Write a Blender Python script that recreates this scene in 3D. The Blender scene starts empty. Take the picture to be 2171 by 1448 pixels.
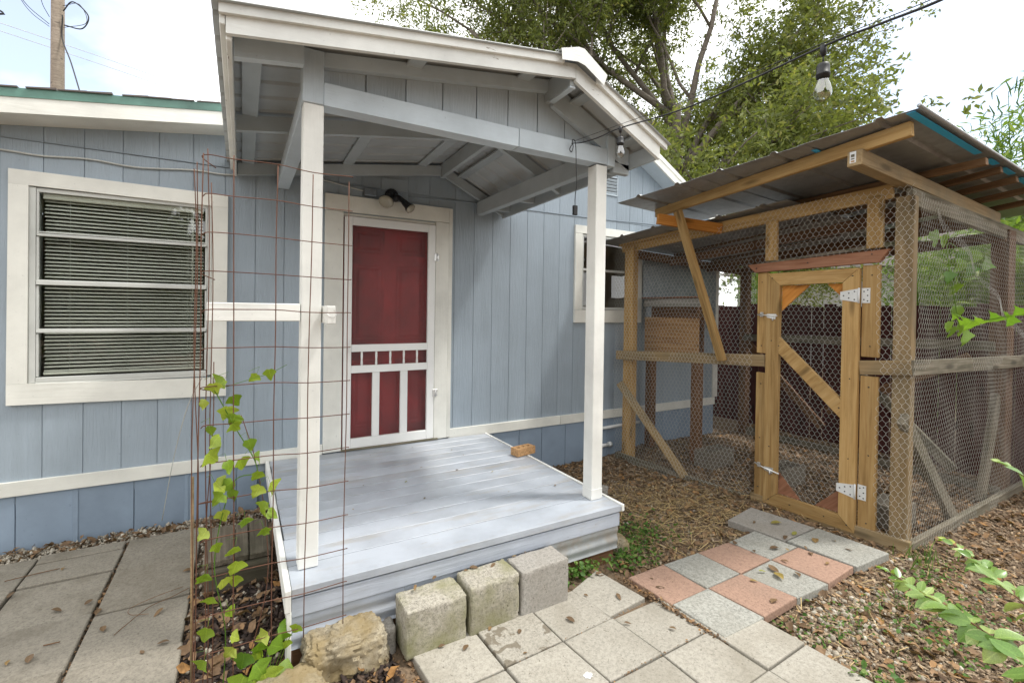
import bpy, math, random
import numpy as np
from mathutils import Vector, Matrix, noise as mnoise

random.seed(7); RNG = np.random.default_rng(7)
S = bpy.context.scene
COL = S.collection

# ------------------------------------------------------------------ camera
cam = bpy.data.cameras.new("camera")
cam_o = bpy.data.objects.new("camera", cam); COL.objects.link(cam_o)
R3 = Matrix(((0.87631, -0.00822, -0.48168), (-0.48153, 0.01485, -0.8763), (0.01436, 0.99986, 0.00906)))
cam_o.matrix_world = Matrix.Translation((0, -4.1473, 1.6289)) @ R3.to_4x4()
cam.sensor_width = 36; cam.lens = 16.227; cam.shift_x = 0.01562; cam.shift_y = -0.02694
cam.clip_start = 0.05; cam.clip_end = 1000
S.camera = cam_o

# ------------------------------------------------------------------ world and sun
GAPS = ((-.29, .89, .35), (.93, .22, .29))
SUN_EL, SUN_AZ = 62.0, 118.0        # azimuth clockwise from +y (the way the camera side faces is 180)
w = bpy.data.worlds.new("World"); S.world = w; w.use_nodes = True
nt = w.node_tree; N = nt.nodes; Lk = nt.links; N.clear()
out = N.new('ShaderNodeOutputWorld'); bg = N.new('ShaderNodeBackground')
sky = N.new('ShaderNodeTexSky'); sky.sky_type = 'NISHITA'; sky.sun_disc = False
sky.sun_elevation = math.radians(SUN_EL); sky.sun_rotation = math.radians(SUN_AZ); sky.air_density = 1.0; sky.dust_density = 2.0
tc = N.new('ShaderNodeTexCoord'); mp = N.new('ShaderNodeMapping'); mp.inputs['Scale'].default_value = (1.2, 1.2, 2.6)
mp.inputs['Location'].default_value = (0.35, 0.2, 0.1)
ns = N.new('ShaderNodeTexNoise'); ns.inputs['Scale'].default_value = 1.6; ns.inputs['Detail'].default_value = 6; ns.inputs['Roughness'].default_value = .55
def wm(op, a, b, cl=False):
    m = N.new('ShaderNodeMath'); m.operation = op; m.use_clamp = cl
    for k, v in ((0, a), (1, b)):
        if hasattr(v, 'links'): Lk.new(v, m.inputs[k])
        else: m.inputs[k].default_value = v
    return m.outputs[0]
Lk.new(tc.outputs['Generated'], mp.inputs['Vector']); Lk.new(mp.outputs[0], ns.inputs['Vector'])
# broken overcast: blue shows through two thin places low over the house and over the fence
dist = []
for c in GAPS:
    dn = N.new('ShaderNodeVectorMath'); dn.operation = 'DISTANCE'; dn.inputs[1].default_value = c
    Lk.new(tc.outputs['Generated'], dn.inputs[0]); dist.append(dn.outputs['Value'])
v_ = wm('ADD', wm('MINIMUM', dist[0], dist[1]), wm('MULTIPLY', wm('SUBTRACT', ns.outputs['Fac'], .5), .9))
rp = N.new('ShaderNodeValToRGB'); rp.color_ramp.elements[0].position = .10; rp.color_ramp.elements[1].position = .40
rp.color_ramp.elements[0].color = (.22, .22, .22, 1); rp.color_ramp.elements[1].color = (1, 1, 1, 1)
mx = N.new('ShaderNodeMixRGB'); mx.inputs['Color2'].default_value = (7.6, 7.65, 7.6, 1)
Lk.new(v_, rp.inputs['Fac']); Lk.new(rp.outputs['Color'], mx.inputs['Fac'])
Lk.new(sky.outputs[0], mx.inputs['Color1']); Lk.new(mx.outputs[0], bg.inputs['Color'])
bg.inputs['Strength'].default_value = .1
Lk.new(bg.outputs[0], out.inputs['Surface'])

sun = bpy.data.lights.new("sun", 'SUN'); sun.energy = 1.1; sun.angle = math.radians(7); sun.color = (1, .97, .91)
so = bpy.data.objects.new("sun", sun); COL.objects.link(so); so.location = (6, -8, 14)
az, el = math.radians(SUN_AZ), math.radians(SUN_EL)
sd = Vector((math.sin(az)*math.cos(el), math.cos(az)*math.cos(el), math.sin(el)))
so.rotation_euler = sd.to_track_quat('Z', 'Y').to_euler()

S.view_settings.view_transform = 'Standard'; S.view_settings.look = 'None'
S.view_settings.exposure = 1.5; S.view_settings.gamma = 1; S.view_settings.use_curve_mapping = False

# ------------------------------------------------------------------ materials
def nodes_of(name):
    m = bpy.data.materials.new(name); m.use_nodes = True
    t = m.node_tree; t.nodes.clear(); return m, t
def ramp(t, stops):
    r = t.nodes.new('ShaderNodeValToRGB'); e = r.color_ramp.elements
    while len(e) < len(stops): e.new(.5)
    for k, (p, c) in zip(e, stops): k.position = p; k.color = (*c, 1) if len(c) == 3 else c
    return r
def coord(t, scale=(1, 1, 1), rnd=True):
    a = t.nodes.new('ShaderNodeAttribute'); a.attribute_name = 'gc'
    m = t.nodes.new('ShaderNodeMapping'); m.inputs['Scale'].default_value = scale
    if rnd:
        oi = t.nodes.new('ShaderNodeObjectInfo'); mm = t.nodes.new('ShaderNodeVectorMath'); mm.operation = 'SCALE'
        cb = t.nodes.new('ShaderNodeCombineXYZ')
        for i in range(3): t.links.new(oi.outputs['Random'], cb.inputs[i])
        t.links.new(cb.outputs[0], mm.inputs[0]); mm.inputs['Scale'].default_value = 37.0
        ad = t.nodes.new('ShaderNodeVectorMath'); ad.operation = 'ADD'
        t.links.new(a.outputs['Vector'], ad.inputs[0]); t.links.new(mm.outputs[0], ad.inputs[1])
        t.links.new(ad.outputs[0], m.inputs['Vector'])
    else: t.links.new(a.outputs['Vector'], m.inputs['Vector'])
    return m.outputs[0]
def noise(t, vec, scale, detail=5, rough=.55, dist=0.):
    n = t.nodes.new('ShaderNodeTexNoise'); n.inputs['Scale'].default_value = scale; n.inputs['Detail'].default_value = detail
    n.inputs['Roughness'].default_value = rough; n.inputs['Distortion'].default_value = dist
    t.links.new(vec, n.inputs['Vector']); return n.outputs['Fac']
def mixc(t, fac, a, b, mode='MIX'):
    m = t.nodes.new('ShaderNodeMixRGB'); m.blend_type = mode
    for i, v in ((0, fac), (1, a), (2, b)):
        if hasattr(v, 'is_output') or hasattr(v, 'links'): t.links.new(v, m.inputs[i])
        elif i == 0: m.inputs[0].default_value = v
        else: m.inputs[i].default_value = (*v, 1)
    return m.outputs[0]
def math_(t, op, a, b):
    m = t.nodes.new('ShaderNodeMath'); m.operation = op
    for i, v in ((0, a), (1, b)):
        if hasattr(v, 'links'): t.links.new(v, m.inputs[i])
        else: m.inputs[i].default_value = v
    return m.outputs[0]
def finish(t, m, col, rough=.6, metal=0., bump=None, bstr=.3, bdist=.004, spec=.4):
    p = t.nodes.new('ShaderNodeBsdfPrincipled'); o = t.nodes.new('ShaderNodeOutputMaterial')
    if hasattr(col, 'links'): t.links.new(col, p.inputs['Base Color'])
    else: p.inputs['Base Color'].default_value = (*col, 1)
    if hasattr(rough, 'links'): t.links.new(rough, p.inputs['Roughness'])
    else: p.inputs['Roughness'].default_value = rough
    p.inputs['Metallic'].default_value = metal; p.inputs['Specular IOR Level'].default_value = spec
    if bump is not None:
        b = t.nodes.new('ShaderNodeBump'); b.inputs['Strength'].default_value = bstr; b.inputs['Distance'].default_value = bdist
        t.links.new(bump, b.inputs['Height']); t.links.new(b.outputs[0], p.inputs['Normal'])
    t.links.new(p.outputs[0], o.inputs['Surface']); return m
def jitter(t, col, amt):
    oi = t.nodes.new('ShaderNodeObjectInfo')
    r = ramp(t, [(0, (1-amt,)*3), (1, (1+amt*.6,)*3)]); t.links.new(oi.outputs['Random'], r.inputs['Fac'])
    return mixc(t, 1., col, r.outputs[0], 'MULTIPLY')

def painted(name, col, rough=.5, wear=None, wearcol=(.2, .17, .13), grain=.5, dirt=.12, jit=.03, gscale=(2, 34, 34), spec=.4, smudge=None):
    """painted timber: brush and grain relief along the board, light grime, optional chips to bare wood"""
    m, t = nodes_of(name); v = coord(t); vs = coord(t, gscale)
    g = noise(t, vs, 1.6, 6, .6, .6); n = noise(t, v, 2.3, 6, .6)
    dk = tuple(c*(1-dirt*1.8) for c in col); r = ramp(t, [(.3, dk), (.62, col)]); t.links.new(n, r.inputs['Fac'])
    c = r.outputs[0]
    sp = noise(t, v, 60, 3, .5); r3 = ramp(t, [(.24, (.6,)*3), (.31, (1,)*3)]); t.links.new(sp, r3.inputs['Fac'])
    c = mixc(t, .5, c, r3.outputs[0], 'MULTIPLY')
    if smudge:
        sn = noise(t, coord(t, (1.6, 7, 7)), 1.2, 7, .65); rs = ramp(t, [(.53, (0, 0, 0)), (.74, (1, 1, 1))]); t.links.new(sn, rs.inputs['Fac']); c = mixc(t, math_(t, 'MULTIPLY', rs.outputs[0], .7), c, smudge)
    if wear:
        wn = noise(t, coord(t, (5, 22, 22)), 1.3, 7, .65); rw = ramp(t, [(wear, (1, 1, 1)), (wear+.03, (0, 0, 0))]); t.links.new(wn, rw.inputs['Fac'])
        c = mixc(t, rw.outputs[0], c, wearcol)
    c = jitter(t, c, jit)
    return finish(t, m, c, rough, bump=g, bstr=grain, bdist=.003, spec=spec)

def siding(name, col):
    """embossed cedar-grain plywood siding: vertical swirls pressed into painted board"""
    m, t = nodes_of(name); v = coord(t); vs = coord(t, (26, 26, 2.2))
    g = noise(t, vs, 1.2, 5, .6, 1.9); g2 = noise(t, coord(t, (160, 160, 12)), 1, 3)
    n = noise(t, v, 1.7, 6, .6); r = ramp(t, [(.3, tuple(c*.86 for c in col)), (.65, col)]); t.links.new(n, r.inputs['Fac'])
    c = jitter(t, r.outputs[0], .035)
    sp = noise(t, v, 42, 3, .5); r3 = ramp(t, [(.22, (.7,)*3), (.3, (1,)*3)]); t.links.new(sp, r3.inputs['Fac'])
    c = mixc(t, .5, c, r3.outputs[0], 'MULTIPLY')
    h = math_(t, 'ADD', g, math_(t, 'MULTIPLY', g2, .35))
    dn = noise(t, coord(t, (9, 9, .9)), 1.1, 6, .65); rd = ramp(t, [(.30, (.78, .78, .76)), (.52, (1, 1, 1))]); t.links.new(dn, rd.inputs['Fac']); c = mixc(t, .4, c, rd.outputs[0], 'MULTIPLY')
    ch = noise(t, coord(t, (30, 30, 9)), 1, 6, .7); rc_ = ramp(t, [(.225, (1, 1, 1)), (.245, (0, 0, 0))]); t.links.new(ch, rc_.inputs['Fac']); c = mixc(t, rc_.outputs[0], c, (.17, .16, .15))
    return finish(t, m, c, .42, bump=h, bstr=.8, bdist=.006, spec=.45)

def rawwood(name, a, b, c3, rough=.75, jit=.2, grime=None):
    m, t = nodes_of(name); vs = coord(t, (1.1, 24, 24)); v = coord(t)
    g = noise(t, vs, 1.5, 7, .62, .9); r = ramp(t, [(.3, a), (.5, b), (.72, c3)]); t.links.new(g, r.inputs['Fac'])
    col = r.outputs[0]
    vo = t.nodes.new('ShaderNodeTexVoronoi'); vo.inputs['Scale'].default_value = 1.0
    t.links.new(coord(t, (2.2, 9, 9)), vo.inputs['Vector'])
    rk = ramp(t, [(.10, (1, 1, 1)), (.24, (0, 0, 0))]); t.links.new(vo.outputs['Distance'], rk.inputs['Fac'])
    col = mixc(t, math_(t, 'MULTIPLY', rk.outputs[0], .75), col, tuple(x*.32 for x in b))
    if grime:
        n = noise(t, v, 3.1, 6, .6); rg = ramp(t, [(.44, (0, 0, 0)), (.68, (1, 1, 1))]); t.links.new(n, rg.inputs['Fac'])
        col = mixc(t, math_(t, 'MULTIPLY', rg.outputs[0], .6), col, grime)
    st_ = noise(t, coord(t, (1.2, 9, 9)), 1.0, 6, .65); rs_ = ramp(t, [(.34, (.62, .60, .58)), (.52, (1, 1, 1))]); t.links.new(st_, rs_.inputs['Fac']); col = mixc(t, .6, col, rs_.outputs[0], 'MULTIPLY')
    col = jitter(t, col, jit)
    return finish(t, m, col, rough, bump=g, bstr=.35, bdist=.003, spec=.25)

def concrete(name, col, stain=(.2, .17, .12), st=.6, green=None, speck=.5, jit=.07, rough=.85, grow=.58, blot=None):
    m, t = nodes_of(name); v = coord(t)
    f = math_(t, 'ADD', math_(t, 'MULTIPLY', noise(t, v, 150, 2, .7), .5), math_(t, 'MULTIPLY', noise(t, v, 60, 2, .6), .5)); r = ramp(t, [(.36, tuple(c*(1-speck*.8) for c in col)), (.52, col), (.66, tuple(min(1, c*(1+.4*speck)) for c in col))]); t.links.new(f, r.inputs['Fac'])
    c = r.outputs[0]
    n = noise(t, v, 2.6, 8, .62); rs = ramp(t, [(.48, (0, 0, 0)), (.72, (1, 1, 1))]); t.links.new(n, rs.inputs['Fac'])
    c = mixc(t, math_(t, 'MULTIPLY', rs.outputs[0], st), c, stain)
    if blot:
        nb_ = noise(t, v, 15, 4, .5, .6); na = noise(t, v, 4.5, 1); rb = ramp(t, [(.56, (0, 0, 0)), (.585, (1, 1, 1))]); t.links.new(math_(t, 'ADD', math_(t, 'MULTIPLY', nb_, .6), math_(t, 'MULTIPLY', na, .45)), rb.inputs['Fac'])
        c = mixc(t, math_(t, 'MULTIPLY', rb.outputs[0], .75), c, blot)
    if green:
        n2 = noise(t, v, 4.2, 5, .6); rg = ramp(t, [(grow-.12, (0, 0, 0)), (grow+.1, (1, 1, 1))]); t.links.new(n2, rg.inputs['Fac'])
        c = mixc(t, math_(t, 'MULTIPLY', rg.outputs[0], .8), c, green)
    p = noise(t, v, 75, 2, .5); rp_ = ramp(t, [(.24, (0, 0, 0)), (.33, (1, 1, 1))]); t.links.new(p, rp_.inputs['Fac'])
    rq = ramp(t, [(0, (.45, .42, .38)), (1, (1, 1, 1))]); t.links.new(rp_.outputs[0], rq.inputs['Fac']); c = mixc(t, .8, c, rq.outputs[0], 'MULTIPLY')
    h = math_(t, 'ADD', math_(t, 'MULTIPLY', f, .5), rp_.outputs[0])
    return finish(t, m, jitter(t, c, jit), rough, bump=h, bstr=.5, bdist=.003, spec=.2)

def lookup(name, stops, rough=.8, trans=0., nmul=.25, nscale=60, spec=.3):
    """many small pieces in one mesh: each piece's own colour comes from its 'lc' value"""
    m, t = nodes_of(name)
    a = t.nodes.new('ShaderNodeAttribute'); a.attribute_name = 'lc'; r = ramp(t, stops); t.links.new(a.outputs['Fac'], r.inputs['Fac'])
    n = noise(t, coord(t, rnd=False), nscale, 3); rr = ramp(t, [(.3, (1-nmul*1.6,)*3), (.7, (1+nmul,)*3)]); t.links.new(n, rr.inputs['Fac'])
    c = mixc(t, 1., r.outputs[0], rr.outputs[0], 'MULTIPLY')
    if not trans: return finish(t, m, c, rough, spec=spec)
    p = t.nodes.new('ShaderNodeBsdfPrincipled'); t.links.new(c, p.inputs['Base Color']); p.inputs['Roughness'].default_value = rough
    p.inputs['Specular IOR Level'].default_value = spec
    tr = t.nodes.new('ShaderNodeBsdfTranslucent'); t.links.new(mixc(t, 1., c, (1.25, 1.3, .6), 'MULTIPLY'), tr.inputs['Color'])
    ms = t.nodes.new('ShaderNodeMixShader'); ms.inputs[0].default_value = trans
    t.links.new(p.outputs[0], ms.inputs[1]); t.links.new(tr.outputs[0], ms.inputs[2])
    o = t.nodes.new('ShaderNodeOutputMaterial'); t.links.new(ms.outputs[0], o.inputs['Surface']); return m

def leafmat(name, stops, trans=.35, rough=.42, veins=True):
    """a leaf that is an object of its own: colour by object, paler veins along the blade"""
    m, t = nodes_of(name)
    oi = t.nodes.new('ShaderNodeObjectInfo'); r = ramp(t, stops); t.links.new(oi.outputs['Random'], r.inputs['Fac'])
    n = noise(t, coord(t), 30, 4); rr = ramp(t, [(.3, (.72,)*3), (.7, (1.2,)*3)]); t.links.new(n, rr.inputs['Fac'])
    c = mixc(t, 1., r.outputs[0], rr.outputs[0], 'MULTIPLY')
    if veins:
        sx = t.nodes.new('ShaderNodeSeparateXYZ'); t.links.new(coord(t, rnd=False), sx.inputs[0]); ay = math_(t, 'ABSOLUTE', sx.outputs['Y'], 0)
        r1 = ramp(t, [(.012, (1, 1, 1)), (.035, (0, 0, 0))]); t.links.new(ay, r1.inputs['Fac'])
        fr = math_(t, 'FRACT', math_(t, 'MULTIPLY', math_(t, 'SUBTRACT', sx.outputs['X'], math_(t, 'MULTIPLY', ay, .9)), 6.), 0)
        r2 = ramp(t, [(.0, (.6, .6, .6)), (.13, (0, 0, 0))]); t.links.new(fr, r2.inputs['Fac'])
        c = mixc(t, math_(t, 'MULTIPLY', math_(t, 'MAXIMUM', r1.outputs[0], r2.outputs[0]), .45), c, mixc(t, 1., c, (1.7, 1.6, 1.7), 'MULTIPLY'))
    p = t.nodes.new('ShaderNodeBsdfPrincipled'); t.links.new(c, p.inputs['Base Color']); p.inputs['Roughness'].default_value = rough
    tr = t.nodes.new('ShaderNodeBsdfTranslucent'); t.links.new(mixc(t, 1., c, (1.3, 1.35, .6), 'MULTIPLY'), tr.inputs['Color'])
    ms = t.nodes.new('ShaderNodeMixShader'); ms.inputs[0].default_value = trans
    t.links.new(p.outputs[0], ms.inputs[1]); t.links.new(tr.outputs[0], ms.inputs[2])
    o = t.nodes.new('ShaderNodeOutputMaterial'); t.links.new(ms.outputs[0], o.inputs['Surface']); return m

def metal(name, col, rough=.4, metallic=.85, var=.25, scale=22, rust=None):
    m, t = nodes_of(name); v = coord(t)
    vo = t.nodes.new('ShaderNodeTexVoronoi'); vo.inputs['Scale'].default_value = scale; t.links.new(v, vo.inputs['Vector'])
    n = noise(t, v, 3, 6, .6); f = math_(t, 'ADD', math_(t, 'MULTIPLY', vo.outputs['Color'], .4), math_(t, 'MULTIPLY', n, .7))
    r = ramp(t, [(.25, tuple(c*(1-var) for c in col)), (.75, col)]); t.links.new(f, r.inputs['Fac'])
    c = r.outputs[0]
    if rust:
        n2 = noise(t, v, 6, 7, .65); rr = ramp(t, [(.5, (0, 0, 0)), (.62, (1, 1, 1))]); t.links.new(n2, rr.inputs['Fac']); c = mixc(t, rr.outputs[0], c, rust)
    return finish(t, m, c, rough, metallic, spec=.5)

def glassmat(name, tint=(1, 1, 1), ior=1.5, rough=0.0, extra=0.):
    m, t = nodes_of(name)
    tr = t.nodes.new('ShaderNodeBsdfTransparent'); tr.inputs[0].default_value = (*tint, 1)
    gl = t.nodes.new('ShaderNodeBsdfGlossy'); gl.inputs['Roughness'].default_value = rough
    fr = t.nodes.new('ShaderNodeFresnel'); fr.inputs['IOR'].default_value = ior
    ge = t.nodes.new('ShaderNodeNewGeometry'); fac = math_(t, 'MULTIPLY', math_(t, 'ADD', fr.outputs[0], extra), math_(t, 'SUBTRACT', 1.0, ge.outputs['Backfacing']))
    ms = t.nodes.new('ShaderNodeMixShader'); t.links.new(fac, ms.inputs[0])
    t.links.new(tr.outputs[0], ms.inputs[1]); t.links.new(gl.outputs[0], ms.inputs[2])
    o = t.nodes.new('ShaderNodeOutputMaterial'); t.links.new(ms.outputs[0], o.inputs['Surface']); return m

def screenmat(name):
    m, t = nodes_of(name)
    tr = t.nodes.new('ShaderNodeBsdfTransparent'); df = t.nodes.new('ShaderNodeBsdfPrincipled')
    df.inputs['Base Color'].default_value = (.12, .12, .12, 1); df.inputs['Roughness'].default_value = .5
    ms = t.nodes.new('ShaderNodeMixShader'); ms.inputs[0].default_value = .16
    t.links.new(tr.outputs[0], ms.inputs[1]); t.links.new(df.outputs[0], ms.inputs[2])
    o = t.nodes.new('ShaderNodeOutputMaterial'); t.links.new(ms.outputs[0], o.inputs['Surface']); return m

MT = dict(
 siding=siding('blue_grey_siding', (.34, .402, .462)),
 gable=siding('pale_grey_gable_siding', (.45, .50, .535)),
 skirt=painted('blue_skirting', (.265, .335, .425), .5, grain=.2, gscale=(8, 8, 8)),
 white=painted('cream_white_trim', (.80, .795, .735), .45, wear=.21, jit=.03),
 white2=painted('white_porch_paint', (.83, .83, .79), .45, wear=.25, jit=.03),
 fascia=painted('weathered_white_fascia', (.83, .84, .81), .5, wear=.3, wearcol=(.3, .27, .22), dirt=.14),
 beam=painted('blue_grey_beam', (.575, .65, .71), .5, wear=.22, grain=.5),
 under=painted('grey_roof_timber', (.44, .485, .51), .55, wear=.2, grain=.4),
 deck=painted('blue_white_deck_paint', (.445, .48, .535), .33, wear=.285, wearcol=(.30, .26, .21), grain=.5, dirt=.18, smudge=(.33, .29, .235), jit=.04, spec=.5),
 rim=painted('blue_white_rim_paint', (.44, .48, .55), .38, smudge=(.30, .29, .26), wear=.27, wearcol=(.3, .27, .24), grain=1.0, gscale=(1.3, 26, 26)),
 door=painted('red_door_paint', (.44, .021, .024), .35, grain=.12, dirt=.3),
 white3=painted('bright_white_screen_door', (.83, .83, .81), .35, grain=.15, dirt=.05),
 pt=rawwood('treated_timber', (.30, .175, .062), (.42, .265, .105), (.50, .34, .155)),
 ptg=rawwood('weathered_treated_timber', (.24, .16, .075), (.34, .24, .125), (.41, .31, .18), grime=(.2, .17, .11)),
 orange=rawwood('orange_timber', (.44, .17, .03), (.56, .235, .05), (.62, .30, .08), jit=.05),
 redwood=rawwood('red_cedar', (.20, .085, .045), (.28, .13, .075), (.34, .18, .11)),
 grey=rawwood('grey_old_timber', (.10, .085, .06), (.20, .175, .13), (.30, .265, .21), rough=.9, grime=(.09, .09, .06)),
 greylight=rawwood('pale_grey_timber', (.26, .25, .22), (.36, .345, .31), (.44, .42, .38), rough=.9),
 oldwood=rawwood('dark_weathered_sleeper', (.055, .045, .033), (.125, .105, .078), (.20, .175, .135), rough=.95, grime=(.05, .05, .03)),
 brownpost=rawwood('brown_timber', (.10, .05, .025), (.16, .085, .045), (.21, .12, .065)),
 ptbrown=rawwood('brown_purlin', (.12, .066, .032), (.19, .11, .056), (.25, .155, .085)),
 ply=rawwood('plywood', (.30, .155, .06), (.42, .245, .11), (.52, .34, .17)),
 fence=rawwood('dark_red_fence_stain', (.052, .017, .016), (.08, .026, .023), (.105, .036, .03), jit=.25),
 steel=metal('galvanised_roof_sheet', (.36, .37, .375), .42, .5, .3),
 galv=metal('galvanised_sheet', (.27, .30, .33), .4, .5, .3, rust=None),
 galvrust=metal('rusty_galvanised_sheet', (.38, .40, .41), .6, .1, .25, rust=(.33, .31, .28)),
 bluefilm=painted('blue_plastic_film', (.03, .42, .75), .35, grain=.05, dirt=.05),
 roofpaint=painted('grey_painted_sheet', (.46, .49, .505), .5, grain=.05),
 greenroof=painted('green_roof_edge', (.13, .27, .22), .35, grain=.05, dirt=.3, spec=.6),
 zinc=metal('bright_zinc', (.75, .75, .74), .35, .75, .15),
 zincw=painted('white_zinc_plate', (.72, .73, .72), .35, grain=.05),
 wire=metal('wire_mesh', (.66, .66, .62), .5, .25, .15),
 wiredark=metal('dull_wire_mesh', (.52, .50, .45), .6, .2, .2),
 rust=metal('rusty_wire', (.15, .065, .038), .75, .2, .35),
 black=painted('black_rubber', (.018, .018, .02), .5, grain=.1),
 cable=painted('grey_cable', (.55, .57, .55), .5, grain=.05),
 alum=painted('pale_aluminium', (.60, .61, .58), .35, grain=.1, wear=.3, wearcol=(.24, .22, .19)),
 slat=painted('cream_blind_slat', (.66, .64, .565), .4, grain=.05, dirt=.05),
 lampglass=painted('frosted_lamp_glass', (.36, .34, .27), .2, grain=.05, spec=.8),
 glass=glassmat('window_glass', (.93, .95, .94), 1.5, .0, .09),
 bulb=glassmat('bulb_glass', (.86, .86, .83), 1.5, .04, .22),
 screen=screenmat('insect_screen'),
 room=painted('dim_room_plaster', (.46, .40, .33), .8, grain=.1),
 slab=concrete('old_grey_slab', (.255, .23, .188), (.13, .11, .08), .7, None, .35),
 paver=concrete('pale_paver', (.37, .345, .295), (.22, .195, .15), .65, None, .34),
 paverwet=concrete('stained_paver', (.37, .345, .295), (.22, .195, .15), .5, None, .45, blot=(.14, .115, .08)),
 pgrey=concrete('speckled_grey_paver', (.34, .335, .30), (.25, .235, .195), .6, None, .5),
 ppink=concrete('pink_paver', (.36, .232, .172), (.25, .175, .135), .5, None, .35),
 block=concrete('mossy_concrete_block', (.40, .37, .31), (.17, .15, .10), .8, (.215, .21, .095), .6, grow=.50),
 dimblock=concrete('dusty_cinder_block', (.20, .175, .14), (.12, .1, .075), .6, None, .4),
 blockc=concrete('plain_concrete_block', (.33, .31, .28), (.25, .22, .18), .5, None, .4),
 lime=concrete('tan_limestone', (.38, .34, .262), (.13, .105, .07), .85, (.25, .185, .085), .6, grow=.5),
 brick=concrete('tan_brick', (.46, .27, .13), (.3, .16, .08), .3, None, .5),
 soil=concrete('brown_soil', (.19, .135, .088), (.11, .078, .052), .7, None, .6, jit=0),
 pole=rawwood('weathered_pole', (.16, .13, .105), (.24, .195, .155), (.29, .245, .20), rough=.9),
 bark=rawwood('grey_bark', (.12, .10, .08), (.22, .19, .16), (.32, .29, .25), rough=.9),
 neighbour=painted('pale_grey_wall', (.55, .55, .54), .6, grain=.1),
 shingle=painted('brown_shingle', (.13, .11, .10), .8, grain=.6),
 vine=leafmat('yellow_green_vine_leaf', [(0, (.15, .25, .02)), (.6, (.25, .35, .03)), (1, (.37, .43, .07))]),
 vine2=leafmat('mid_green_vine_leaf', [(0, (.09, .2, .02)), (1, (.2, .33, .03))]),
 bushleaf=leafmat('pale_green_bush_leaf', [(0, (.12, .23, .045)), (.5, (.22, .33, .09)), (1, (.34, .43, .15))], .25, .3),
 deadleaf=leafmat('dead_brown_leaf', [(0, (.12, .075, .04)), (.6, (.2, .125, .06)), (.9, (.30, .19, .05)), (1, (.25, .26, .06))], .15, .65),
 oakleaf=lookup('tree_leaf', [(0, (.085, .105, .033)), (.45, (.15, .18, .058)), (.8, (.22, .24, .08)), (1, (.30, .285, .095))], .5, .45, .1, 3),
 shrubleaf=lookup('shrub_leaf', [(0, (.10, .17, .035)), (.6, (.19, .285, .06)), (1, (.29, .36, .09))], .5, .4, .1, 8),
 darkleaf=lookup('dark_garden_leaf', [(0, (.03, .05, .012)), (.6, (.06, .085, .02)), (1, (.1, .12, .03))], .5, .3, .1, 3),
 weed=lookup('weed_leaf', [(0, (.05, .115, .02)), (.6, (.1, .2, .035)), (1, (.2, .29, .07))], .5, .3, .15),
 chips=lookup('bark_chip', [(0, (.115, .08, .053)), (.35, (.235, .17, .112)), (.7, (.36, .27, .18)), (.9, (.46, .37, .26)), (1, (.46, .30, .16))], .85),
 darkchips=lookup('dark_mulch_chip', [(0, (.02, .014, .012)), (.5, (.05, .033, .026)), (1, (.11, .07, .045))], .8),
 straw=lookup('dry_straw', [(0, (.33, .23, .10)), (1, (.55, .41, .2))], .7),
 gravel=lookup('pale_gravel', [(0, (.22, .185, .14)), (.5, (.38, .335, .265)), (1, (.55, .51, .43))], .85, 0, .2, 90),
 litter=lookup('dry_leaf_litter', [(0, (.12, .075, .045)), (.5, (.23, .145, .082)), (.8, (.33, .205, .11)), (1, (.40, .21, .075))], .7, .15, .25, 40),
)

# ------------------------------------------------------------------ mesh helpers
def mesh_from(name, V, F, gc=None, lc=None, smooth=False):
    me = bpy.data.meshes.new(name)
    if isinstance(F, np.ndarray):
        V = np.asarray(V, np.float32); m, k = F.shape
        me.vertices.add(len(V)); me.vertices.foreach_set('co', V.ravel())
        me.loops.add(m*k); me.loops.foreach_set('vertex_index', F.astype(np.int32).ravel())
        me.polygons.add(m); me.polygons.foreach_set('loop_start', np.arange(0, m*k, k, dtype=np.int32))
        me.update(calc_edges=True)
    else:
        me.from_pydata([tuple(v) for v in V], [], F); V = np.asarray(V, np.float32); me.update()
    g = np.asarray(V if gc is None else gc, np.float32)
    me.attributes.new('gc', 'FLOAT_VECTOR', 'POINT').data.foreach_set('vector', g.ravel())
    if lc is not None: me.attributes.new('lc', 'FLOAT', 'POINT').data.foreach_set('value', np.asarray(lc, np.float32))
    if smooth: me.polygons.foreach_set('use_smooth', np.ones(len(me.polygons), bool))
    return me
def wloc(o):
    v = Vector((0, 0, 0))
    while o is not None: v = v + o.location; o = o.parent
    return v
def obj(name, V, F, mat, parent=None, gc=None, lc=None, smooth=False, kind=None):
    """world-space vertices in, one object out, with its own origin at its centre"""
    V = np.asarray(V, float); c = (V.min(0)+V.max(0))/2
    me = mesh_from(name, V-c, F, gc if gc is not None else V, lc, smooth); me.materials.append(MT[mat] if isinstance(mat, str) else mat)
    o = bpy.data.objects.new(name, me); COL.objects.link(o); o.parent = parent
    o.location = Vector(c) - (wloc(parent) if parent else Vector((0, 0, 0)))
    if kind: o['kind'] = kind
    return o
def thing(name, label, cat, loc=(0, 0, 0), group=None):
    o = bpy.data.objects.new(name, None); COL.objects.link(o); o.location = loc; o.empty_display_size = .1
    o['label'] = label; o['category'] = cat
    if group: o['group'] = group
    return o
def tag(o, label, cat, group=None):
    o['label'] = label; o['category'] = cat
    if group: o['group'] = group
    return o
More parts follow.
